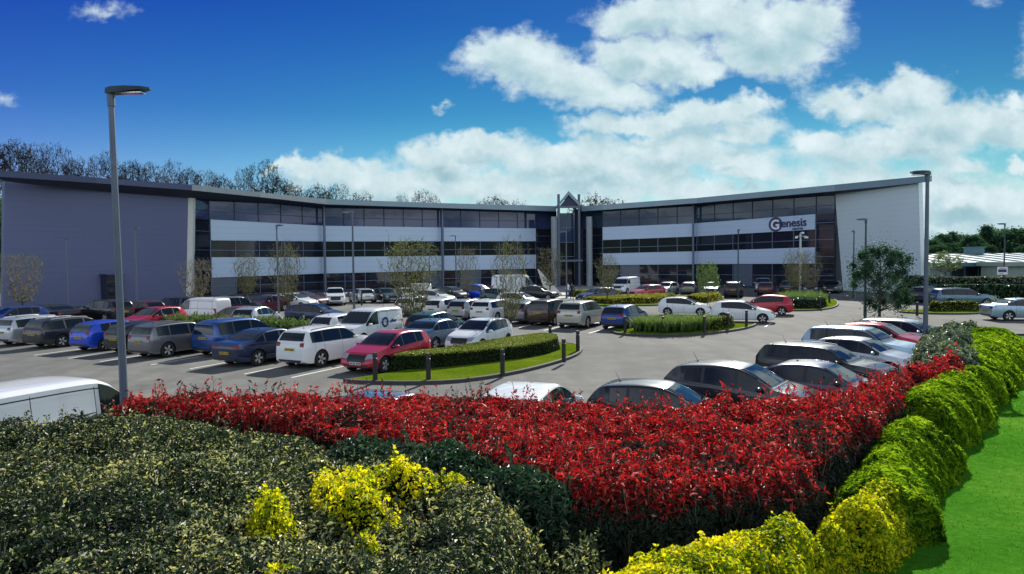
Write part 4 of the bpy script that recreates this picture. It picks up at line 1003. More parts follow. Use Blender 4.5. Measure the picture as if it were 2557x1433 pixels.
mb = MB(); p_ = D(2432, 630, 100); mb.box((p_.x, 100, p_.z + .2), (2.2, 1.2, .9)); mb.box((p_.x, 100, p_.z + .72), (2.6, 1.5, .12)); lpart(mb, 'roof_vent', M['tealtrim'])
# lighter taller wall at its right end
mb = MB(); x2 = D(2500, 650, 84).x; mb.prism([(x2, 83), (x2 + 14, 83), (x2 + 14, 87.6), (x2, 87.6)], 0, z_e - .05); mb.prism([(x2 - .6, 82.4), (x2 + 14, 82.4), (x2 + 14, 87.6), (x2 - .6, 87.6)], z_e - .05, z_e + .45); lpart(mb, 'porch', M['palewall'])

# ------------------------------------------------------------------ lamp posts, bollards, posts
def lamp_post(px, ybase, ytop, Y=None, arm=-1, label='', r=.065, head=.72, lean=0.0, two=False):
    base = G(px, ybase) if Y is None else Vector((D(px, 700, Y).x, Y, 0))
    top = D(px, ytop, base.y).z
    root = empty('lamp_post', (base.x, base.y, 0), 0, label, 'lamp post', 'lamp posts of the car park')
    lx = math.sin(rad(lean)) * top
    mb = MB(); mb.tube((0, 0, 0), (lx * .12, 0, top * .12), r * 1.35, r * 1.3, 12); mb.tube((lx * .12, 0, top * .12), (lx * .96, 0, top * .96), r * 1.05, r * .72, 12); mb.tube((lx * .96, 0, top * .96), (lx, 0, top - .02), r * .95, r * .95, 12)
    mb.build('pole', M['steel'] if base.x < 20 else M['darksteel'], root, True)
    mb = MB(); mb.box((0, 0, .02), (.34, .34, .04)); mb.build('base_plate', M['steel'], root)
    for s in ((arm,) if not two else (-1, 1)):
        mb = MB(); h0 = s * head
        prof = [(0, .09, .05, -.06), (.12, .12, .07, -.07), (.45, .17, .065, -.05), (.8, .14, .045, -.03), (1, .05, .02, -.015)]
        for (u0, w0, a0, b0), (u1, w1, a1, b1) in zip(prof, prof[1:]):
            A_ = [(lx + h0 * u0 - s * r, -w0, top + b0 + .03 * u0), (lx + h0 * u0 - s * r, w0, top + b0 + .03 * u0), (lx + h0 * u0 - s * r, w0 * .6, top + a0 + .03 * u0), (lx + h0 * u0 - s * r, -w0 * .6, top + a0 + .03 * u0)]
            B_ = [(lx + h0 * u1 - s * r, -w1, top + b1 + .03 * u1), (lx + h0 * u1 - s * r, w1, top + b1 + .03 * u1), (lx + h0 * u1 - s * r, w1 * .6, top + a1 + .03 * u1), (lx + h0 * u1 - s * r, -w1 * .6, top + a1 + .03 * u1)]
            mb.hexa(A_, B_) if s < 0 else mb.hexa(B_, A_)
        ld = mb.build('lamp_head', M['darksteel'] if base.y < 30 else M['steel'], root, True, 30)
        mb = MB(); mb.box((lx + h0 * .5, 0, top - .052), (head * .5, .18, .02)); mb.build('lamp_lens', M['lampglass'], ld)
    return root
lamp_post(302, 0, 226, 14.0, 1, 'tall near lamp post rising from the shrubs at the left', .075, .86, -.6)
lamp_post(2312.5, 0, 432, 22.6, -1, 'slim near lamp post at the right end of the red hedge', .075, .62)
lamp_post(170, 775, 596, None, 1, 'thin lamp post against the long blank wall, left of the dark doorway', .07, .5, 0, True)
lamp_post(343, 796, 569, None, 1, 'lamp post against the blank wall behind the bright red car', .07, .45, 0, True)
lamp_post(696, 790, 563, None, 1, 'lamp post with the arm to the right behind the grass strip', .075, .62)
lamp_post(714, 752, 603, None, 1, 'short lamp post just behind the leaning bare tree of the grass strip', .07, .5)
lamp_post(885, 806, 528, None, -1, 'lamp post with the arm to the left beside the small white delivery van', .08, .85)
lamp_post(1073, 722, 606, None, 1, 'far lamp post left of the bright blue people carrier', .075, .9)
lamp_post(1139, 722, 589, None, -1, 'lamp post with the arm to the left right of the facade column', .08, .9)
lamp_post(1415, 744, 578, None, -1, 'lamp post in front of the glazed entrance', .085, 1.0)
lamp_post(1509, 708, 590, None, 1, 'far lamp post at the left end of the right wing', .08, .9)
lamp_post(1843, 744, 574, None, 1, 'lamp post behind the white five-door hatchback', .08, .3)
lamp_post(2160, 793, 548, None, -1, 'lamp post standing in front of the pine tree', .08, .75)
lamp_post(2131, 745, 577, None, -1, 'far thin lamp post close to the pale end wall', .07, .45)
lp = lamp_post(2506, 748, 559, None, -1, 'lamp post carrying a small blue and white notice board', .07, .8)
sb = empty('notice_board', tuple(D(2503, 676, lp.location.y - .12)), 0, 'small blue and white notice board fixed to the right hand lamp post', 'sign')
mb = MB(); mb.box((0, 0, 0), (.95, .04, .72)); mb.build('board', M['signwhite'], sb); mb = MB(); mb.box((0, -.024, .0), (.78, .006, .26)); mb.build('blue_panel', M['signnavy'], sb)
mb = MB(); mb.box((0, -.024, .24), (.6, .006, .07)); mb.box((-.1, -.024, -.25), (.4, .006, .05)); mb.build('text_line', M['mull'], sb)
# camera mast
b0 = G(1998, 733); tz = D(1998, 583, b0.y).z
cm = empty('camera_mast', tuple(b0), 0, 'pale surveillance camera mast in the planted bed before the right wing', 'camera mast')
mb = MB(); mb.tube((0, 0, 0), (0, 0, tz), .14, .11, 10); mb.build('pole', M['edge'], cm, True)
for dx_, dy_ in ((-.55, -.2), (.55, -.2), (0, -.5)):
    mb = MB(); mb.box((dx_ * .5, dy_ * .5, tz - .3 + (.35 if dx_ == 0 else 0)), (abs(dx_) + .06, abs(dy_) + .06, .05)); mb.box((dx_, dy_, tz - .45 + (.5 if dx_ == 0 else 0)), (.26, .42, .2), .5 * dx_); mb.build('camera', M['signwhite'], cm)
# bollards
def bollard(px, py, h=.95, r=.085, lab=''):
    p = G(px, py, .1); root = empty('bollard', (p.x, p.y, .08), 0, lab, 'bollard', 'black bollards around the planted islands')
    mb = MB(); mb.lathe([(r, 0), (r, h * .80), (r * .8, h * .81), (r * .8, h * .84), (r, h * .85), (r, h * .97), (r * .86, h), (.001, h)], 16, 0, None, False); mb.build('post', M['bollard'], root, True, 35)
    mb = MB(); mb.lathe([(r * .82, h * .812), (r * .82, h * .838)], 16); mb.build('collar', M['steel'], root, True)
BOL = [(937, 950, 'left end of the clipped hedge island, in front of the red hatchback wheel'), (1070, 948, 'before the dark face of the clipped hedge, second from its left end'), (1255, 935, 'on the grass before the middle of the clipped hedge'), (1408, 903, 'on the grass tip, nearest the open lane'), (1443, 877, 'rightmost on the clipped hedge island'), (1374, 860, 'touching the right end of the clipped hedge'),
 (1561, 831, 'leftmost on the island with strappy leaves, by the deep blue hatchback'), (1656, 832, 'before the middle of the strappy leaves'), (1759, 831, 'between the strappy leaves and the small hedge'), (1818, 821, 'in front of the small hedge end on the strappy island'), (1864, 812, 'rightmost on the island with strappy leaves, before the white five-door'),
 (2047, 770, 'at the grass tip by the camera mast bed, nearer one'), (2071, 756, 'at the grass tip by the camera mast bed, farther one'), (2290, 788, 'right of the pine tree'), (903, 762, 'by the tail of the far silver hatchback')]
for px, py, l in BOL: bollard(px, py, .95 if px > 1000 else 1.0, .085, 'black bollard ' + l)
# leaning pale sculpture before the entrance
a_, b_ = D(1343, 672, 84), G(1392, 733); sc_ = empty('sculpture', (b_.x, 80, 0), 0, 'tall pale tapering blade leaning to the left before the entrance', 'sculpture')
mb = MB(); q = D(1343, 672, 80); mb.hexa([(-1.6, -.15, 0), (.35, -.15, 0), (.35, .15, 0), (-1.6, .15, 0)], [(q.x - b_.x - .05, -.05, q.z), (q.x - b_.x + .08, -.05, q.z), (q.x - b_.x + .08, .05, q.z), (q.x - b_.x - .05, .05, q.z)]); mb.build('blade', M['edge'], sc_)
mb = MB(); mb.prism([(-1.9, -.5), (.7, -.5), (.7, .5), (-1.9, .5)], 0, .12); mb.build('plinth', M['paving'], sc_)

# ------------------------------------------------------------------ foliage
def vnoise(x, y, seed=0):
    """smooth value noise on arrays"""
    xi, yi = np.floor(x).astype(np.int64), np.floor(y).astype(np.int64); xf, yf = x - xi, y - yi
    def h(a, b_): 
        n = (a * 374761393 + b_ * 668265263 + seed * 974634777) & 0x7fffffff; n = (n ^ (n >> 13)) * 1274126177 & 0x7fffffff; return ((n ^ (n >> 16)) & 0xffff) / 65535.0
    u, v = xf * xf * (3 - 2 * xf), yf * yf * (3 - 2 * yf)
    return (h(xi, yi) * (1 - u) + h(xi + 1, yi) * u) * (1 - v) + (h(xi, yi + 1) * (1 - u) + h(xi + 1, yi + 1) * u) * v
def fbm(x, y, seed=0, o=3):
    s = 0; a = 1; t = 0
    for k in range(o): s = s + a * vnoise(x * 2 ** k, y * 2 ** k, seed + k); t += a; a *= .5
    return s / t

def leaves_mesh(name, P, N, L, Wd, rng, mats, parent, tilt=.6, fold=.25, rnd=None, updir=0.0, gloss=False):
    """one bent leaf (two quads) per point. N = preferred normal"""
    n = len(P); N = N + rng.normal(0, tilt, (n, 3)); N[:, 2] += .15; N /= np.linalg.norm(N, axis=1, keepdims=True) + 1e-9
    A = rng.normal(0, 1, (n, 3)); A[:, 2] += updir; A -= (A * N).sum(1, keepdims=True) * N; A /= np.linalg.norm(A, axis=1, keepdims=True) + 1e-9
    B = np.cross(N, A); L = (L * np.clip(rng.lognormal(-.06, .34, n), .4, 2.0))[:, None]; W_ = L * Wd
    tip = P + A * L * .5 - N * L * fold * .5; base = P - A * L * .5 - N * L * fold * .3
    l = P + B * W_ * .5 + N * L * .06; r = P - B * W_ * .5 + N * L * .06
    V = np.stack([base, l, tip, r], 1).reshape(-1, 3); i = np.arange(n) * 4
    Fc = np.stack([i, i + 3, i + 2, i, i + 2, i + 1], 1).ravel()
    if rnd is None: rnd = rng.random(n)
    return mesh_np(name, V, Fc, np.full(2 * n, 3), mats, parent, False, None, np.repeat(rnd, 4))

def surf(poly, H, z0, er, namp, nscale, seed, st=.12, zfun=None, boxy=False):
    xs0, ys0 = [p[0] for p in poly], [p[1] for p in poly]
    xs = np.arange(min(xs0) - st, max(xs0) + 2 * st, st); ys = np.arange(min(ys0) - st, max(ys0) + 2 * st, st); X, Y = np.meshgrid(xs, ys)
    d, _ = seg_dist(X, Y, poly, True); ins = inside(X, Y, poly)
    d = d + (fbm(X / nscale * 1.3, Y / nscale * 1.3, seed + 9) - .5) * min(.6, er) * (0 if boxy else 1)
    u = np.clip(d / er, 0, 1); f = np.sqrt(np.clip(1 - (1 - u) ** (4 if boxy else 2), 0, 1))
    zb = z0 if zfun is None else zfun(X, Y)
    top = H + namp * (fbm(X / nscale, Y / nscale, seed) - .5) * 2 + namp * .5 * (fbm(X / nscale * 3, Y / nscale * 3, seed + 3) - .5) * 2
    Z = np.where(ins & (d > 0), zb + (top - (zb if zfun is not None else z0)) * f if zfun is not None else z0 + (top - z0) * f, zb)
    V = np.stack([X, Y, Z], -1).reshape(-1, 3); nx = len(xs); i, j = np.meshgrid(np.arange(nx - 1), np.arange(len(ys) - 1)); a = (j * nx + i).ravel()
    Q = np.stack([a, a + 1, a + nx + 1, a + nx], -1); I = (ins & (d > 0)).ravel(); Q = Q[I[Q].any(1)]
    return V, Q
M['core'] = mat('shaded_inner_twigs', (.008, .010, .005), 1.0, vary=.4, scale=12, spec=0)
def shrub(name, poly, H, z0, er, namp, nscale, dens, L, Wd, m, seed, label, cat, group=None, tilt=.6, depth=.16, sprout=0.0, sproutL=.25, boxy=False, rfun=None, updir=0.0, lift=0.0, fold=.25, clump=None, st=.12, sink=.13):
    rng = np.random.default_rng(seed); V, Q = surf(poly, H, z0, er, namp, nscale, seed, st, None, boxy)
    root = empty(name, (float(np.mean([p[0] for p in poly])), float(np.mean([p[1] for p in poly])), z0), 0, label, cat, group)
    T = np.array(root.location)
    VN = np.zeros_like(V); fn = np.cross(V[Q[:, 2]] - V[Q[:, 0]], V[Q[:, 3]] - V[Q[:, 1]])
    for k in range(4): np.add.at(VN, Q[:, k], fn)
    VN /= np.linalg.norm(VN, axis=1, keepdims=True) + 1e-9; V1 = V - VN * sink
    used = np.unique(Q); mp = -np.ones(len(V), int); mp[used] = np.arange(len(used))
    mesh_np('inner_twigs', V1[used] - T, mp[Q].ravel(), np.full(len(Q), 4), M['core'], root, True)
    a, b_, c_, d_ = V[Q[:, 0]], V[Q[:, 1]], V[Q[:, 2]], V[Q[:, 3]]
    Nq = np.cross(c_ - a, d_ - b_); ar = np.linalg.norm(Nq, axis=1) * .5; Nq = Nq / (np.linalg.norm(Nq, axis=1, keepdims=True) + 1e-9)
    # more leaves where the surface is near the camera
    cen = V[Q].mean(1); w_ = ar * np.clip(9.0 / np.hypot(cen[:, 0], cen[:, 1]), .35, 1.6) ** (1 if L < .12 else .2)
    n = int(dens * ar.sum()); pick = rng.choice(len(Q), n, p=w_ / w_.sum()); s, t = rng.random((2, n))
    P = (a[pick] * ((1 - s) * (1 - t))[:, None] + b_[pick] * (s * (1 - t))[:, None] + c_[pick] * (s * t)[:, None] + d_[pick] * ((1 - s) * t)[:, None]); N = Nq[pick]
    off = rng.random(n) ** 1.5 * depth; P = P - N * (off[:, None] - lift) 
    if clump is not None:   # clumps: raise some patches, leave holes elsewhere
        cn = fbm(P[:, 0] / clump, P[:, 1] / clump, seed + 20, 2) + .25 * fbm(P[:, 0] / clump + P[:, 2] * 3, P[:, 2] / clump * 2, seed + 31, 1)
        P = P + N * ((cn - .62) * clump * .55)[:, None]; keep = rng.random(n) < np.clip((cn - .22) * 4, .55, 1); P, N, off = P[keep], N[keep], off[keep]; n = len(P)
    base_r = rng.random(n) if rfun is None else rfun(P, rng)
    if sprout > 0:   # upright shoots above the surface
        k = int(sprout * ar.sum()); ps = rng.choice(len(Q), k, p=ar / ar.sum()); root_p = cen[ps]; hgt = sproutL * rng.uniform(.35, 1.2, k) ; m_ = 9
        dirs = rng.normal(0, .22, (k, 3)); dirs[:, 2] = 1; tt = np.linspace(.1, 1, m_)
        SP = (root_p[:, None, :] + dirs[:, None, :] * (hgt[:, None] * tt[None, :])[:, :, None]).reshape(-1, 3) + rng.normal(0, .018, (k * m_, 3))
        SN = rng.normal(0, 1, (k * m_, 3)); SN[:, 2] = np.abs(SN[:, 2]) * .4
        ST = MB()
        for q_, h_, d_ in list(zip(root_p, hgt, dirs))[:1500]: ST.tube(tuple(q_ - T - d_ * .12), tuple(q_ - T + d_ * h_), .004, .002, 3, 0, False)
        ST.build('stems', M['twig'], root)['kind'] = 'stuff'
        P = np.vstack([P, SP]); N = np.vstack([N, SN]); base_r = np.concatenate([base_r, (rng.random(k * m_) * .5 + .5) if rfun is None else rfun(SP, rng)])
    leaves_mesh('foliage', P - T, N, L, Wd, rng, m, root, tilt, fold, base_r, updir)
    return root

M['lf_var'] = leafmat('variegated_leaves', [(0, (.006, .018, .009)), (.45, (.014, .034, .016)), (.60, (.050, .085, .045)), (.74, (.19, .24, .13)), (.88, (.56, .58, .34)), (1, (.66, .62, .26))], .45, .3, .4)
M['lf_dark'] = leafmat('dark_green_leaves', [(0, (.006, .020, .010)), (.5, (.016, .058, .028)), (.85, (.045, .115, .055)), (1, (.16, .22, .14))], .35, .2, .6)
M['lf_red'] = leafmat('red_young_leaves', [(0, (.014, .036, .024)), (.14, (.045, .060, .040)), (.2, (.12, .008, .012)), (.5, (.33, .012, .018)), (.8, (.58, .030, .028)), (.93, (.60, .10, .05)), (1, (.62, .36, .30))], .5, .34, .3, (1.45, .65, .75, 1))
M['lf_yel'] = leafmat('golden_leaves', [(0, (.020, .07, .004)), (.22, (.13, .24, .006)), (.45, (.52, .54, .010)), (.8, (.90, .78, .015)), (1, (.92, .82, .10))], .5, .5, .2)
M['lf_jun'] = leafmat('juniper_sprays', [(0, (.008, .035, .004)), (.35, (.05, .13, .010)), (.65, (.25, .40, .012)), (1, (.46, .60, .07))], .7, .55, .05)
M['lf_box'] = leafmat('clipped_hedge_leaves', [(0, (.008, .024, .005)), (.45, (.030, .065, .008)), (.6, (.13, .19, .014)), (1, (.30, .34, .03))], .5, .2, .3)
M['lf_gold'] = leafmat('golden_hedge_leaves', [(0, (.07, .10, .008)), (.5, (.28, .30, .02)), (1, (.55, .50, .07))], .5, .2, .3)
M['lf_strap'] = leafmat('strappy_leaves', [(0, (.03, .07, .02)), (.5, (.10, .19, .05)), (1, (.28, .36, .14))], .5, .25, .3)
M['lf_grey'] = leafmat('grey_green_leaves', [(0, (.02, .04, .03)), (.5, (.08, .13, .09)), (.85, (.22, .28, .19)), (1, (.40, .44, .34))], .35, .2, .6)
M['lf_pine'] = leafmat('pine_needles', [(0, (.012, .034, .024)), (.5, (.032, .080, .052)), (.85, (.07, .14, .085)), (1, (.14, .22, .12))], .6, .3, .1)
M['lf_tree'] = leafmat('woodland_leaves', [(0, (.018, .05, .038)), (.5, (.045, .105, .072)), (1, (.085, .17, .10))], .8, .4, 0)
M['lf_bud'] = leafmat('opening_buds', [(0, (.07, .11, .02)), (.5, (.17, .23, .045)), (1, (.34, .36, .11))], .6, .25, .2)
M['lf_wint'] = leafmat('fine_winter_twigs', [(0, (.022, .017, .022)), (1, (.060, .045, .045))], .9, .1, .0); M['lf_wint2'] = leafmat('fine_olive_twigs', [(0, (.018, .018, .014)), (1, (.060, .055, .030))], .9, .1, .0)
M['twig'] = mat('twigs', (.13, .115, .075), .9, vary=.4, scale=9); M['twigdark'] = mat('winter_twigs', (.030, .025, .030), .9, vary=.4, scale=3)

def rvar(P, rng):
    n = len(P); b_ = fbm(P[:, 0] / 1.1, P[:, 1] / 1.1, 77, 3); r = rng.random(n) * (.80 + 1.1 * (b_ - .5)) + (rng.random(n) < .25) * .42; return np.clip(r, 0, 1)
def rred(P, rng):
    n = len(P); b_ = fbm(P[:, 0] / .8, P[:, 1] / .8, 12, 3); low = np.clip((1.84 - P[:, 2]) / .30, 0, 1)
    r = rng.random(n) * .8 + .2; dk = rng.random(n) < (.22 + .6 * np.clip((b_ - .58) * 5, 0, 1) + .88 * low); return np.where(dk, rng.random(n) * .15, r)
ryel = lambda P, rng: np.clip(rng.random(len(P)) * .7 + .5 * (fbm(P[:, 0] / .5, P[:, 1] / .5, 3, 2) - .3) , 0, 1)

V_P = [(-16, 10.2), (-10, 10.2), (-7.6, 10.6), (-6.2, 10.9), (-5.0, 10.6), (-3.8, 10.0), (-2.4, 9.1), (-1.2, 8.2), (-.4, 7.5), (.2, 7.0), (.42, 6.4), (.35, 5.6), (.05, 4.8), (-.8, 3.2), (-9, 3.0), (-14, 5), (-17, 7)]
V_P = [p for p in V_P]
shrub('variegated_shrub', V_P, 2.02, .9, .5, .15, 1.1, 3800, .047, .42, M['lf_var'], 1, 'broad dark green shrub mass with cream variegated leaves filling the bottom left', 'shrub', None, .75, .20, 16, .17, rfun=rvar, clump=.45)
shrub('laurel_shrub', [(-2.6, 8.7), (-1.9, 9.25), (-.6, 8.9), (.3, 8.0), (.8, 7.2), (.5, 6.75), (-.2, 7.0), (-.9, 7.7), (-1.9, 8.1)], 1.99, .9, .35, .08, 1.0, 2300, .085, .34, M['lf_dark'], 2, 'dark glossy green shrub between the variegated mass and the red hedge', 'shrub', None, .7, .2, 3, .2, clump=.4)
shrub('laurel_shrub', [(.2, 7.1), (.8, 7.0), (1.1, 6.5), (.75, 5.7), (.3, 5.2), (.25, 6.0)], 1.84, .8, .6, .2, .5, 2600, .055, .4, M['lf_var'], 26, 'low ragged shrub in the shade between the golden shrub and the variegated mass', 'shrub', None, .7, .25, 6, .2, clump=.4)
R_P = [(-7.2, 11.9), (-6.9, 12.5), (-5.2, 12.55), (-3.3, 12.4), (-1.2, 12.1), (.8, 11.8), (2.6, 11.5), (4.2, 11.6), (5.4, 12.2), (6.4, 13.3), (7.3, 14.2), (8.3, 14.3), (7.6, 12.9), (6.6, 11.6), (5.8, 10.6), (5.0, 9.6), (4.2, 8.6), (3.6, 7.7), (2.9, 7.25), (1.6, 6.92), (.5, 7.0), (-.1, 7.9), (-1.2, 8.8), (-2.6, 9.5), (-3.9, 10.4), (-5.2, 11.0), (-6.3, 11.3)]
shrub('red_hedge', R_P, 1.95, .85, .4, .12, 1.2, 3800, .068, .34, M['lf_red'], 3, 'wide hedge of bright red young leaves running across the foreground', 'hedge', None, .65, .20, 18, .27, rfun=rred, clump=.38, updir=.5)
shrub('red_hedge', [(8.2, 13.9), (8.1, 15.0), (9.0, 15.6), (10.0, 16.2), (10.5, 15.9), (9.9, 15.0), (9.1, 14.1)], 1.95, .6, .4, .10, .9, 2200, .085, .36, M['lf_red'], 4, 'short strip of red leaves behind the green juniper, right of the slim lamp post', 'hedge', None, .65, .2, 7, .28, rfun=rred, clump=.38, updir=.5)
shrub('golden_shrub', [(0, 4.6), (.45, 5.8), (1.0, 6.45), (1.6, 6.8), (2.4, 7.1), (3.0, 7.25), (3.2, 6.95), (2.55, 6.15), (1.75, 5.35), (.95, 4.55), (.35, 3.9)], 1.68, .85, .45, .12, .45, 6500, .043, .58, M['lf_yel'], 5, 'wide bright yellow and green shrub along the bottom edge in front of the red hedge', 'shrub', 'golden shrubs', .7, .12, 10, .10, rfun=ryel, clump=.32)
shrub('golden_shrub', [(2.9, 7.1), (3.4, 7.8), (4.0, 8.25), (4.6, 8.25), (4.6, 7.85), (4.2, 7.4), (3.7, 7.0), (3.15, 6.8)], 1.70, .85, .5, .12, .5, 6500, .043, .58, M['lf_yel'], 6, 'rounded bright yellow shrub at the lawn edge, between the juniper and the wide yellow shrub', 'shrub', 'golden shrubs', .7, .12, 10, .10, rfun=ryel, clump=.3)
shrub('golden_shrub', [(-2.1, 6.5), (-2.1, 7.3), (-1.6, 7.95), (-1.0, 7.5), (-.4, 7.6), (-.4, 7.1), (-.9, 6.6), (-.8, 5.8), (-1.3, 5.3), (-1.7, 5.9)], 2.14, 1.2, .5, .26, .35, 2500, .042, .6, M['lf_yel'], 7, 'small straggling yellow bush growing through the middle of the variegated shrub', 'shrub', 'golden shrubs', .7, .2, 10, .12, rfun=ryel, clump=.3)
shrub('golden_shrub', [(-2.45, 6.2), (-2.2, 6.7), (-1.9, 6.4), (-1.5, 5.2), (-1.35, 4.4), (-1.7, 4.2), (-1.95, 4.8)], 2.24, 1.2, .45, .24, .35, 2500, .042, .6, M['lf_yel'], 8, 'narrow yellow bush at the bottom edge, left of the straggling yellow bush', 'shrub', 'golden shrubs', .7, .2, 10, .12, rfun=ryel, clump=.3)
jl = 'juniper mounds at the lawn edge'
def rjun(P, rng): return np.clip(rng.random(len(P)) * .55 + .6 * (fbm(P[:, 0] / .35, P[:, 1] / .35, 5, 2) - .15), 0, 1)
shrub('juniper_shrub', [(3.3, 7.8), (3.9, 8.7), (4.6, 9.8), (5.4, 10.9), (6.3, 12.1), (7.7, 12.0), (7.1, 10.8), (6.3, 9.8), (5.4, 8.7), (4.7, 7.7)], 1.74, .8, .85, .10, 1.7, 5600, .10, .22, M['lf_jun'], 9, 'nearest feathery green juniper mound beside the rounded yellow shrub', 'shrub', jl, .45, .12, 0, 0, rfun=rjun, clump=.2, fold=.1)
shrub('juniper_shrub', [(6.0, 11.9), (7.0, 13.4), (8.2, 14.9), (9.8, 16.2), (10.8, 16.5), (11.4, 16.0), (10.6, 14.9), (9.2, 13.2), (8.0, 11.8), (7.3, 11.4)], 1.82, .75, .95, .11, 1.9, 4600, .11, .22, M['lf_jun'], 10, 'middle juniper mound below the slim near lamp post', 'shrub', jl, .45, .12, 0, 0, rfun=rjun, clump=.22, fold=.1)
shrub('juniper_shrub', [(9.9, 16.2), (11.2, 18.6), (12.8, 21.2), (14.4, 23.8), (16.6, 24.8), (17.4, 23.4), (15.6, 20.9), (13.4, 18.2), (11.5, 15.8)], 1.85, .6, 1.1, .12, 2.2, 2400, .13, .24, M['lf_jun'], 11, 'farthest juniper mound reaching the right edge of the picture', 'shrub', jl, .45, .12, 0, 0, rfun=rjun, clump=.28, fold=.1)
shrub('grey_green_shrub', [(9.2, 16.0), (10.6, 18.6), (12.0, 21.0), (13.6, 23.4), (15.4, 24.6), (16.2, 24.0), (14.2, 21.0), (12.4, 18.2), (11.0, 16.0), (10.2, 15.4)], 2.0, .5, .8, .14, 1.0, 1900, .10, .42, M['lf_grey'], 12, 'silvery grey-green shrub at the noses of the right hand row of cars', 'shrub', None, .7, .2, 4, .25, clump=.45)
# clipped hedges and planted beds of the car park
H1 = [(-4.7, 26.4), (-3.6, 26.3), (-2.2, 26.9), (-.8, 27.8), (.5, 28.9), (1.5, 30.2), (2.1, 31.7), (2.2, 33.2), (1.5, 33.9), (.3, 33.0), (-.9, 31.4), (-2.0, 29.8), (-3.1, 28.3), (-4.3, 27.5)]
shrub('clipped_hedge', H1, .74, .12, .22, .035, 1.5, 1500, .055, .6, M['lf_box'], 13, 'long low clipped green hedge on the nearest planted island', 'hedge', None, .6, .06, 0, 0, boxy=True, st=.10, sink=.03, rfun=lambda P, r: np.clip(r.random(len(P)) * .45 + .55 * (P[:, 2] > .66), 0, 1))  # top leaves lighter than the sides: light from above put into their tone
shrub('clipped_hedge', [(10.2, 39.9), (11.6, 39.6), (12.9, 41.0), (13.4, 42.2), (12.0, 42.2), (10.6, 41.6)], .78, .12, .22, .03, 1.5, 700, .07, .6, M['lf_box'], 14, 'small clipped hedge at the right end of the island with strappy leaves', 'hedge', None, .6, .06, 0, 0, boxy=True, sink=.03)
shrub('golden_hedge', [(6.4, 65.0), (9.0, 63.0), (13.0, 63.3), (14.8, 66.5), (16.6, 70.5), (12.6, 70.0), (8.0, 67.4)], .68, .12, .35, .10, 2.2, 240, .12, .6, M['lf_gold'], 15, 'low golden green hedge in front of the white minibus', 'hedge', None, .6, .08, 0, 0, st=.2, sink=.04)
shrub('golden_hedge', [(6.2, 79), (8.0, 75.5), (11.0, 76.5), (12.4, 79.2), (9.0, 80)], .75, .05, .3, .05, 2, 200, .12, .6, M['lf_gold'], 16, 'small golden hedge right of the entrance walkway', 'hedge', None, .6, .08, 0, 0, st=.2, sink=.04)
shrub('golden_hedge', [(16.4, 66.5), (18.2, 65.2), (21.0, 70.0), (22.0, 74.0), (20.0, 73.6), (18.0, 70.2)], .65, .05, .3, .08, 2, 200, .12, .6, M['lf_gold'], 17, 'small golden hedge between the two white side-on hatchbacks and the minibus row', 'hedge', None, .6, .08, 0, 0, st=.2, sink=.04)
shrub('clipped_hedge', [(21.5, 55.8), (24.4, 55.4), (26.0, 57.8), (24.6, 59.6), (22.6, 58.6)], .85, .12, .25, .04, 1.5, 450, .09, .6, M['lf_dark'], 18, 'dark clipped hedge in the bed of the camera mast', 'hedge', None, .6, .08, 0, 0, boxy=True, st=.15, sink=.03)
shrub('clipped_hedge', [(30.6, 51.3), (33.8, 51.0), (35.0, 52.4), (31.6, 53.0)], .8, .12, .25, .04, 1.5, 500, .09, .6, M['lf_box'], 19, 'short clipped hedge on the grass strip in front of the steel blue estate', 'hedge', None, .6, .08, 0, 0, boxy=True, st=.15, sink=.03)
shrub('clipped_hedge', [(35.5, 65), (46, 61.0), (52, 59.8), (52, 62), (46, 64), (37, 68)], 1.5, 0, .5, .12, 3, 140, .16, .6, M['lf_dark'], 20, 'long dark hedge behind the steel blue estate', 'hedge', None, .6, .1, 0, 0, st=.25, sink=.05)
shrub('grey_green_shrub', [(40, 70), (56, 65), (58, 68), (41, 74)], 2.05, 0, .6, .2, 2.5, 120, .18, .6, M['lf_grey'], 21, 'pale grey-green hedge below the low building', 'shrub', None, .6, .15, 0, 0, st=.3, sink=.05)
shrub('red_shrub', [(45.5, 60.5), (49.5, 59.3), (51, 61), (47, 62.6)], 3.1, 1.3, 1.0, .3, 1.5, 260, .18, .5, M['lf_red'], 22, 'round red shrub at the right edge below the low building', 'shrub', None, .7, .2, 2, .3, st=.2, rfun=lambda P, r: r.random(len(P)) * .75 + .25)
shrub('grey_green_shrub', [(34.9, 51.2), (36.6, 51.4), (38, 52.6), (36.4, 53.4)], .9, .1, .5, .15, .8, 350, .12, .5, M['lf_grey'], 23, 'small silvery shrub behind the tail of the ice blue saloon', 'shrub', None, .7, .15, 2, .3, st=.15)
shrub('grass_strip_shrub', [(-23.0, 44.4), (-19.3, 42.2), (-15.2, 40.0), (-11.7, 38.2), (-10.4, 39.1), (-11.0, 40.3), (-14.6, 42.2), (-18.6, 44.1), (-22.4, 46.0)], .85, .12, .4, .14, .8, 480, .17, .13, M['lf_strap'], 24, 'low grassy green planting strip behind the front left row', 'shrub', None, .8, .1, 8, .25, st=.15, updir=2.0)

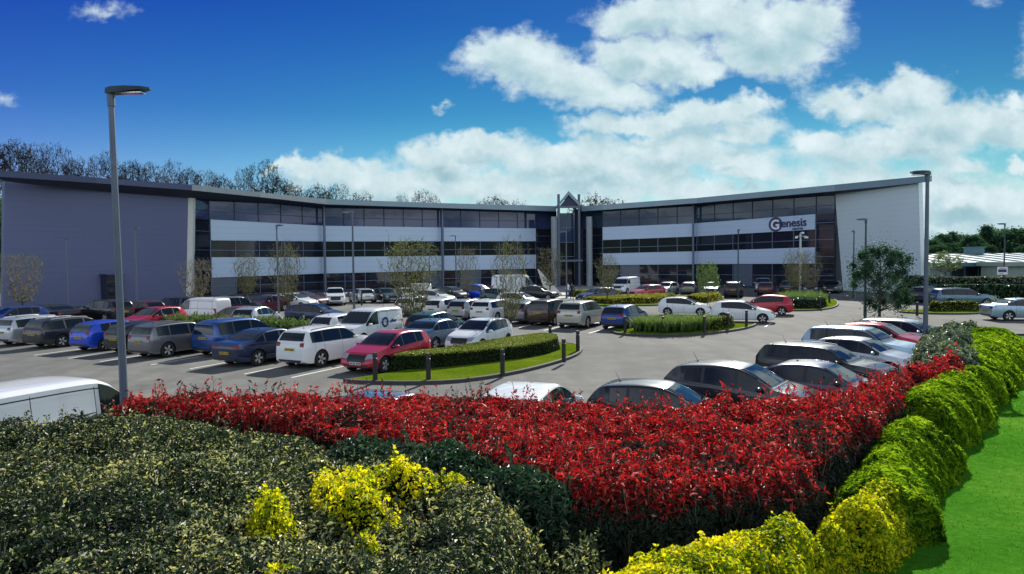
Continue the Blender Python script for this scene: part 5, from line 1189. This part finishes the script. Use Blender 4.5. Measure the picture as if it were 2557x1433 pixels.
# strappy tufts: blades in fans
def strap_bed(name, poly, n, H, seed, label, z0=.15):
    rng = np.random.default_rng(seed); xs = [p[0] for p in poly]; ys = [p[1] for p in poly]; pts = []
    while len(pts) < n:
        x, y = rng.uniform(min(xs), max(xs)), rng.uniform(min(ys), max(ys))
        if inside(np.array([x]), np.array([y]), poly)[0]: pts.append((x, y))
    V, Fc, R_ = [], [], []
    for x, y in pts:
        tone = rng.random() * .5
        for k in range(22):
            a = rng.uniform(0, 6.283); ln = H * rng.uniform(.6, 1.15); sp_ = rng.uniform(.15, .75); w_ = .012 + .01 * rng.random(); pr = None
            for s_ in (0, .5, 1.0):
                r_ = sp_ * ln * s_ ** 1.7; z = z0 + ln * (s_ - .28 * sp_ * s_ * s_); c = np.array((x + math.cos(a) * r_, y + math.sin(a) * r_, z)); wd = w_ * (1.0 - .8 * s_); q = np.array((-math.sin(a), math.cos(a), 0)) * wd * 1.8
                i = len(V); V += [c - q, c + q]; R_ += [tone + .5 * s_] * 2
                if pr is not None: Fc += [pr, pr + 1, i + 1, i]
                pr = i
    root = empty(name, (float(np.mean(xs)), float(np.mean(ys)), z0), 0, label, 'plants'); T = np.array(root.location)
    mesh_np('foliage', np.array(V) - T, Fc, np.full(len(Fc) // 4, 4), M['lf_strap'], root, False, None, R_); return root
strap_bed('strappy_plants', [(6.6, 39.2), (8.3, 38.2), (9.8, 38.6), (11.2, 39.6), (12.0, 40.4), (10.0, 41.4), (7.4, 40.8)], 250, .85, 31, 'bed of tall strappy grey-green leaves on the island behind the open lane')
strap_bed('strappy_plants', [(22.5, 58), (24.5, 59.4), (27.0, 60.2), (29.0, 66), (27, 67), (23.6, 62)], 110, 1.0, 32, 'bed of strappy leaves around the foot of the camera mast')

# ---------------------------------------------------------------- trees
def tree_arrays(seed, H, fork, R, n, shape, stems=1, minr=.01, rtrunk=.08):
    """branches reach for points scattered through a crown envelope, so the outline is the envelope's"""
    rng = np.random.default_rng(seed); pts = []
    while len(pts) < n:
        p = rng.uniform(-1, 1, 3)
        if shape == 'dome':
            q = np.array((p[0] * R, p[1] * R, fork + (H - fork) * (.5 + .5 * p[2]))); r = np.linalg.norm(p * np.array((1, 1, 1)))
            a = math.atan2(p[1], p[0]); lim = 1 - .18 * math.sin(3 * a + seed) * math.cos(2.3 * p[2] + seed) - (.25 if p[2] < -.4 else 0)
            if r > lim or rng.random() > .25 + .75 * r: continue
        else:
            t = .5 + .5 * p[2]; rr = R * (.22 + .95 * t ** .75) * math.sqrt(max(0, 1 - max(0, t - .62) ** 2 / .17)); a = rng.uniform(0, 6.283); ra = rr * math.sqrt(rng.random()) * math.exp(rng.normal(0, .16)); t = min(1.08, max(.03, t + rng.normal(0, .05))); q = np.array((ra * math.cos(a), ra * math.sin(a), fork + (H - fork) * t))
        pts.append(q)
    pts = sorted(pts, key=lambda q: np.linalg.norm(q - np.array((0, 0, fork))))
    nodes = []; par = []
    def add(p, pa): nodes.append(np.array(p, float)); par.append(pa); return len(nodes) - 1
    k0 = add((0, 0, 0), -1)
    for s_ in range(stems):
        a = 6.283 * s_ / stems; last = k0; off = .0 if stems == 1 else .28 * R
        for t in (.35, .7, 1.0): last = add((math.cos(a) * off * t + rng.normal(0, .01 * H), math.sin(a) * off * t + rng.normal(0, .01 * H), fork * t), last)
        for t in (.15, .3, .45): last = add((math.cos(a) * off * (1 + t) + rng.normal(0, .015 * H), math.sin(a) * off * (1 + t) + rng.normal(0, .015 * H), fork + (H - fork) * t), last)
    for q in pts:
        NN_ = np.array(nodes); d = q - NN_; L_ = np.linalg.norm(d, axis=1); cosv = d[:, 2] / (L_ + 1e-9); cost = L_ * (1.6 - .75 * cosv) + (NN_[:, 2] < fork * .95) * 5 * H + (L_ < .02 * H) * H
        j = int(np.argmin(cost)); a_, dd = nodes[j], q - nodes[j]; ln = np.linalg.norm(dd); k = max(1, int(ln / (.055 * H))); last = j
        bow = np.array((dd[0], dd[1], 0)) * .12; bow[2] = -.05 * ln
        for i in range(1, k + 1): t = i / k; last = add(a_ + dd * t + bow * math.sin(math.pi * t) + rng.normal(0, .0035 * H, 3) * (t < 1), last)
    cnt = np.zeros(len(nodes)); ch = np.zeros(len(nodes))
    for i in range(len(nodes) - 1, 0, -1):
        if cnt[i] == 0: cnt[i] = 1
        cnt[par[i]] += cnt[i]; ch[par[i]] += 1
    rad_ = minr * np.sqrt(np.maximum(cnt, 1)); rad_ = np.minimum(rad_, rtrunk)
    A_, B_, tips = [], [], []
    for i in range(1, len(nodes)):
        sg_ = (Vector(nodes[par[i]]), Vector(nodes[i]), float(min(rad_[par[i]], rad_[i] * 1.35)), float(rad_[i])); (A_ if cnt[i] > n * .06 else B_).append(sg_)
        if ch[i] == 0: tips.append(Vector(nodes[i]))
    # short side twigs
    for p, q, r0, r1 in list(B_):
        for _ in range(2):
            d = Vector(rng.normal(0, 1, 3)); d.z = abs(d.z) * .8 + .3; d += (q - p).normalized() * 1.2; d.normalize(); B_.append((q, q + d * H * rng.uniform(.02, .06), minr * .8, minr * .4))
    return A_, B_, tips, 1.0
def segs_mesh(name, segs, k, m, parent, n=3):
    V, Fc = [], []
    for p, q, r0, r1 in segs:
        d = (q - p)
        if d.length < 1e-5: continue
        a = d.orthogonal().normalized(); b_ = d.cross(a).normalized(); i = len(V)
        for c, r in ((p, r0), (q, r1)):
            for j in range(n):
                t_ = 6.2832 * j / n; V.append(tuple((c + (a * math.cos(t_) + b_ * math.sin(t_)) * r / k) * k))
        for j in range(n): j2 = (j + 1) % n; Fc += [i + j, i + j2, i + n + j2, i + n + j]
    return mesh_np(name, V, Fc, np.full(len(Fc) // 4, 4), m, parent, True)
def make_tree(name, seed, H, fork, R, n, shape, mt, mtw, leafn=0, leafL=.08, lm=None, stems=1, minr=.01, rtrunk=.08):
    A_, B_, tips, k = tree_arrays(seed, H, fork, R, n, shape, stems, minr, rtrunk)
    root = empty(name, (0, 0, 0)); segs_mesh('trunk', A_, k, mt, root, 6); cr_ = segs_mesh('crown', B_, k, mtw, root, 3)
    if leafn:
        rng = np.random.default_rng(seed); T = np.array([tuple(t_) for t_ in tips] + [tuple(b_[1]) for b_ in B_[::2]]); pk = rng.integers(0, len(T), leafn); P = T[pk] + rng.normal(0, .018 * H, (leafn, 3))
        leaves_mesh('leaves', P, rng.normal(0, 1, (leafn, 3)), leafL, .6 if leafL < .5 else .10, rng, lm, cr_, .5, .25, None, 0 if leafL < .5 else .8)
    return root
TP = {
 'vase': make_tree('young_tree', 11, 6.0, 1.5, 1.65, 700, 'vase', M['bark'], M['twig'], 2000, .07, M['lf_bud'], 1, .009, .08),
 'vase2': make_tree('young_tree', 12, 6.0, 1.4, 1.8, 700, 'vase', M['bark'], M['twig'], 900, .06, M['lf_bud'], 1, .009, .08),
 'multi': make_tree('young_tree', 13, 6.0, .7, 2.0, 850, 'vase', M['bark'], M['twig'], 4200, .08, M['lf_bud'], 4, .0095, .06),
 'leafy': make_tree('young_tree', 14, 6.0, 2.0, 1.8, 220, 'dome', M['bark'], M['twig'], 5200, .12, M['lf_strap'], 1, .009, .07),
 'oak': make_tree('winter_tree', 21, 16, 4.0, 6.2, 420, 'dome', M['twigdark'], M['twigdark'], 600, .8, M['lf_wint'], 1, .035, .34),
 'oak2': make_tree('winter_tree', 22, 16, 3.4, 6.8, 480, 'dome', M['twigdark'], M['twigdark'], 1700, .8, M['lf_wint2'], 1, .035, .34),
 'oak3': make_tree('winter_tree', 23, 16, 4.6, 5.6, 380, 'dome', M['twigdark'], M['twigdark'], 700, .7, M['lf_wint'], 1, .035, .32)}
used_t = set()
def put_tree(kind, px, ybase, ytop, label, cat, group, Y=None, wide=1.0, rot=0.0, H0=6.0):
    if Y is None: b_ = G(px, ybase)
    else: q = D(px, ybase, Y); b_ = Vector((q.x, Y, q.z))
    top = D(px, ytop, b_.y).z - b_.z; o = TP[kind] if kind not in used_t else copy_tree(TP[kind]); used_t.add(kind)
    s = top / H0; o.location = b_; o.rotation_euler = (0, 0, rot); o.scale = (s * wide, s * wide, s); tag(o, label, cat, group); return o
gt = 'young trees planted in the car park'
put_tree('vase2', 58, 790, 640, 'small bare tree at the left edge in front of the blank wall', 'tree', gt, None, 1.32, .4)
put_tree('vase2', 492, 776, 652, 'bare tree in front of the pale wall edge by the small side-on van', 'tree', gt, None, 1.26, 1.9)
put_tree('vase', 618, 762, 640, 'bare tree left of the two lamp posts at the grass strip', 'tree', gt, None, 1.21, 3.0)
put_tree('vase', 717, 803, 610, 'slender bare tree with dark trunk at the grass strip beside a lamp post', 'tree', gt, None, 0.86, .9)
put_tree('multi', 1030, 808, 608, 'multi-stem bare tree with yellowish buds beside the small delivery van', 'tree', gt, None, 1.15, .3)
put_tree('vase2', 1166, 760, 622, 'thin bare tree right of the lamp post before the facade', 'tree', gt, None, 0.80, 2.2)
put_tree('vase', 1277, 862, 604, 'slender bare tree rising from the clipped hedge island', 'tree', gt, None, 0.71, 4.1)
put_tree('vase2', 1374, 742, 622, 'bushy bare tree left of the entrance beside the leaning blade', 'tree', gt, None, 1.09, 5.2)
put_tree('vase', 1516, 762, 640, 'bare tree in the golden hedge right of the entrance', 'tree', gt, None, 0.98, 1.2)
put_tree('leafy', 1768, 785, 655, 'small tree with fresh green leaves between the two white side-on hatchbacks', 'tree', gt, None, 0.69, .5)
put_tree('vase', 1985, 748, 628, 'budding tree left of the camera mast', 'tree', gt, None, 1.03, 2.7)
put_tree('vase2', 2022, 746, 632, 'budding tree right of the camera mast', 'tree', gt, None, 0.98, 3.6)
put_tree('leafy', 2362, 716, 628, 'loose dark leafed tree in front of the low building', 'tree', gt, 72, 1.3, 1.5)
gw = 'winter trees on the slope behind the building'
WT = [(-20, 345, 'oak', 1.0), (45, 352, 'oak2', .9), (98, 356, 'oak', .85), (150, 366, 'oak3', .85), (195, 396, 'oak2', .8), (245, 388, 'oak', .8), (278, 378, 'oak3', .8), (335, 402, 'oak2', 1.1), (378, 404, 'oak', 1.1), (435, 402, 'oak3', .9), (478, 420, 'oak2', .9), (524, 424, 'oak', 1.1), (560, 440, 'oak2', .9), (612, 422, 'oak3', .8), (667, 398, 'oak', 1.0), (705, 446, 'oak2', 1.2), (748, 462, 'oak', 1.1), (800, 462, 'oak2', .9), (845, 458, 'oak', .9), (900, 484, 'oak2', 1.1), (1060, 474, 'oak', 1.0), (1005, 488, 'oak3', .7), (1232, 494, 'oak2', 1.3), (1283, 500, 'oak', 1.1), (1490, 491, 'oak2', 1.3), (1520, 497, 'oak', 1.2), (15, 430, 'oak2', 1.2), (120, 420, 'oak', 1.3), (300, 430, 'oak2', 1.4), (410, 440, 'oak', 1.4), (640, 468, 'oak2', 1.5), (770, 484, 'oak', 1.4)]
rt_ = random.Random(3)
for i, (px, yt, kd, wd) in enumerate(WT):
    Yd = 160 + rt_.uniform(-8, 16) + (8 if i > 25 else 0); q = D(px, 600, Yd); zb = float(hill_z(np.array(q.x), np.array(Yd))); q.z = zb
    o = TP[kd] if kd not in used_t else copy_tree(TP[kd]); used_t.add(kd); top = D(px, yt, Yd).z - zb; s = top / 16.0
    o.location = (q.x, Yd, zb); w_ = wd * .78; o.scale = (s * w_, s * w_, s); o.rotation_euler = (0, 0, rt_.uniform(0, 6.28))
    tag(o, 'bare winter tree on the slope behind the office building roof', 'tree', gw)

# evergreens / woodland crowns made of leaf clumps
def clump_crown(name, seed, height, rx, trunk_r, nclump, nleaf, L, lm, low=.3, trunk_top=.8, shape='round', bark='bark', cr=.26):
    rng = np.random.default_rng(seed); root = empty(name, (0, 0, 0)); C_ = []
    mb = MB(); mb.tube((0, 0, 0), (.03 * height * .2, 0, height * trunk_top), trunk_r, trunk_r * .35, 8)
    for k in range(nclump):
        t_ = rng.uniform(0, 1); a = rng.uniform(0, 6.283)
        z = height * (low + (1 - low) * t_ ** .8); prof = math.sqrt(max(.05, 1 - (2 * t_ - .75) ** 2 * .75)) if shape == 'round' else (1.05 - t_)
        r = rx * prof * math.sqrt(rng.uniform(.1, 1)); c = np.array((math.cos(a) * r, math.sin(a) * r, z)); C_.append(c)
        zs = max(height * low * .6, z - r * .8); mb.tube((.006 * zs, 0, zs), tuple(c), trunk_r * .28, trunk_r * .08, 5)
    mb.build('trunk', M[bark], root, True)
    C_ = np.array(C_); pk = rng.integers(0, nclump, nleaf); u = rng.normal(0, 1, (nleaf, 3)); u /= np.linalg.norm(u, axis=1, keepdims=True); rr = np.abs(rng.normal(0, .75, nleaf))[:, None] * (rx * cr * (.6 + .8 * rng.random(nclump)[pk]))[:, None]
    P = C_[pk] + u * rr * np.array((.9, .9, 1.15)); tone = rng.random(nclump)[pk] * .5 + rng.random(nleaf) * .5
    leaves_mesh('crown', P, u, L, .45, rng, lm, root, .6, .2, tone); return root
TP['pine'] = clump_crown('pine_tree', 47, 6.0, 2.9, .13, 46, 19000, .17, M['lf_pine'], .14, .8, cr=.21)
TP['wood'] = clump_crown('woodland_tree', 42, 12, 4.6, .3, 40, 9000, .75, M['lf_tree'], .10)
TP['wood2'] = clump_crown('woodland_tree', 43, 12, 4.2, .3, 46, 9000, .7, M['lf_tree'], .08)
TP['conifer'] = clump_crown('conifer_tree', 44, 12, 3.0, .25, 46, 5200, .5, M['lf_tree'], .12, .95, 'cone')
put_tree('pine', 2196, 792, 622, 'broad dark pine tree standing before the pale end wall', 'tree', None, None, 1.02, 0)
gwd = 'woodland trees beyond the low building'
WD = [(2325, 588, 'wood'), (2352, 580, 'wood2'), (2378, 572, 'conifer'), (2400, 578, 'wood'), (2430, 582, 'wood2'), (2462, 556, 'conifer'), (2480, 566, 'wood'), (2510, 580, 'wood2'), (2536, 562, 'wood'), (2562, 570, 'wood2'), (2590, 574, 'wood'), (2305, 592, 'wood2'), (2418, 590, 'wood'), (2495, 588, 'wood2'), (2620, 570, 'wood'), (2340, 600, 'wood'), (2370, 600, 'wood2'), (2450, 598, 'wood'), (2525, 598, 'wood2'), (2570, 600, 'wood')]
for i, (px, yt, kd) in enumerate(WD):
    Yd = 150 + (i * 37 % 29) - (20 if i > 14 else 0)
    put_tree(kd, px, 648, yt, 'dark green tree in the wood beyond the low building', 'tree', gwd, Yd, 1.6, i * 1.3, 12.0).location.z -= 1
put_tree('conifer', -4, 700, 470, 'tall dark evergreen at the left edge beyond the end of the blank wall', 'tree', None, 80, .55, 0, 12.0)
put_tree('wood', 2, 700, 585, 'lower dark bush-like tree at the left edge under the tall evergreen', 'tree', None, 74, .5, 1, 12.0)

# short grass blades over the lawn next to the shrubs
rng = np.random.default_rng(8); n = 36000; X = rng.uniform(2.5, 19, n); Yv = 5.5 + rng.random(n) ** 1.3 * 19; LE = [(1.6, 4.4), (3.6, 7.0), (5.0, 8.7), (6.6, 10.4), (9.0, 13.2), (10.8, 15.6), (16.4, 22.3), (19, 25.5)]
ex = np.interp(Yv, [p[1] for p in LE], [p[0] for p in LE]); k_ = (X > ex - .6) & (X < ex + 9); X, Yv = X[k_], Yv[k_]; n = len(X)
Z = bank_z(X, Yv) + .01; hh = rng.uniform(.012, .03, n) * np.clip(Yv / 9, .8, 1.8); a = rng.uniform(0, 6.283, n); wv = .006 * np.clip(Yv / 8, .8, 2)
V = np.stack([np.stack([X - np.cos(a) * wv, Yv - np.sin(a) * wv, Z], 1), np.stack([X + np.cos(a) * wv, Yv + np.sin(a) * wv, Z], 1), np.stack([X + rng.normal(0, .015, n), Yv + rng.normal(0, .015, n), Z + hh], 1)], 1).reshape(-1, 3)
M['blade'] = leafmat('grass_blades', [(0, (.02, .10, .004)), (.6, (.045, .18, .006)), (1, (.14, .28, .03))], .9, .6, .0)
gb = mesh_np('grass', V, np.arange(3 * n), np.full(n, 3), M['blade'], None, False, None, np.repeat(rng.random(n), 3)); tag(gb, 'short mown grass blades of the lawn', 'grass', None, 'stuff')

# ---------------------------------------------------------------- person walking to the entrance
def person(px, py, hgt, facing, label, coat, legs):
    p = G(px, py); root = empty('person', tuple(p), facing, label, 'person')
    J = [((0, 0, .93), (.125, .095)), ((0, 0, 1.12), (.125, .085)), ((0, .01, 1.33), (.155, .10)), ((0, .01, 1.47), (.06, .055)), ((0, .02, 1.56), (.058, .062)), ((0, .025, 1.66), (.078, .092)), ((0, .02, 1.745), (.06, .07)),
         ((-.17, 0, 1.42), (.055, .055)), ((-.24, -.02, 1.15), (.043, .043)), ((-.25, .08, .92), (.032, .032)), ((-.25, .11, .85), (.03, .02)), ((.17, 0, 1.42), (.055, .055)), ((.24, -.04, 1.15), (.043, .043)), ((.25, -.02, .91), (.032, .032)), ((.25, -.01, .84), (.03, .02)),
         ((-.09, 0, .88), (.09, .09)), ((-.10, .10, .50), (.062, .062)), ((-.10, .14, .09), (.04, .045)), ((-.10, .26, .035), (.038, .03)), ((.09, 0, .88), (.09, .09)), ((.10, -.02, .50), (.06, .06)), ((.10, -.18, .13), (.04, .045)), ((.10, -.08, .04), (.038, .03))]
    E = [(0, 1), (1, 2), (2, 3), (3, 4), (4, 5), (5, 6), (2, 7), (7, 8), (8, 9), (9, 10), (2, 11), (11, 12), (12, 13), (13, 14), (0, 15), (15, 16), (16, 17), (17, 18), (0, 19), (19, 20), (20, 21), (21, 22)]
    me = bpy.data.meshes.new('person_body'); me.from_pydata([j[0] for j in J], E, []); o = bpy.data.objects.new('b', me); COL.objects.link(o)
    sk = o.modifiers.new('s', 'SKIN'); 
    for i, j in enumerate(J): me.skin_vertices[0].data[i].radius = j[1]
    me.skin_vertices[0].data[0].use_root = True; ss = o.modifiers.new('u', 'SUBSURF'); ss.levels = 2
    dg = bpy.context.evaluated_depsgraph_get(); m2 = bpy.data.meshes.new_from_object(o.evaluated_get(dg)); bpy.data.objects.remove(o)
    m2.materials.clear()
    for mm in (M['skin'], coat, legs, M['black'], M['hair']): m2.materials.append(mm)
    for f in m2.polygons:
        c = f.center; f.use_smooth = True
        f.material_index = 4 if (c.z > 1.64 and (c.y < .05 or c.z > 1.74)) else 0 if c.z > 1.49 or (c.z < .89 and abs(c.x) > .2) else 1 if c.z > .90 else 3 if c.z < .09 else 2
    b_ = bpy.data.objects.new('body', m2); COL.objects.link(b_); b_.parent = root
    # five fingers per hand, a nose
    for sx, yy in ((-1, .12), (1, 0)):
        for k, (dx_, ln) in enumerate(((-.024, .062), (-.008, .075), (.008, .07), (.022, .055))):
            mb = MB(); q = (sx * .25 + dx_ * .3, yy + dx_, .82); mb.tube(q, (q[0] - sx * .01, q[1] + .012, q[2] - ln), .008, .006, 6); mb.build('finger', M['skin'], b_, True)
        mb = MB(); mb.tube((sx * .24, yy + .03, .85), (sx * .225, yy + .055, .80), .009, .007, 6); mb.build('thumb', M['skin'], b_, True)
    mb = MB(); mb.tube((0, .115, 1.67), (0, .135, 1.645), .008, .014, 6); mb.build('nose', M['skin'], b_, True)
    root.scale = (hgt / 1.8,) * 3; return root
M['skin'] = mat('skin', (.42, .24, .17), .6); M['hair'] = mat('dark_hair', (.02, .015, .012), .7); M['coat'] = mat('navy_coat', (.012, .014, .03), .8); M['trous'] = mat('dark_trousers', (.02, .022, .035), .8); M['denim'] = mat('blue_denim', (.06, .10, .22), .8)
person(1428, 748, 1.78, .1, 'person in a dark coat walking away towards the glazed entrance', M['coat'], M['trous'])
person(1418, 743, 1.7, -.3, 'person in blue jeans half hidden by a lamp post before the entrance', M['signwhite'], M['denim'])
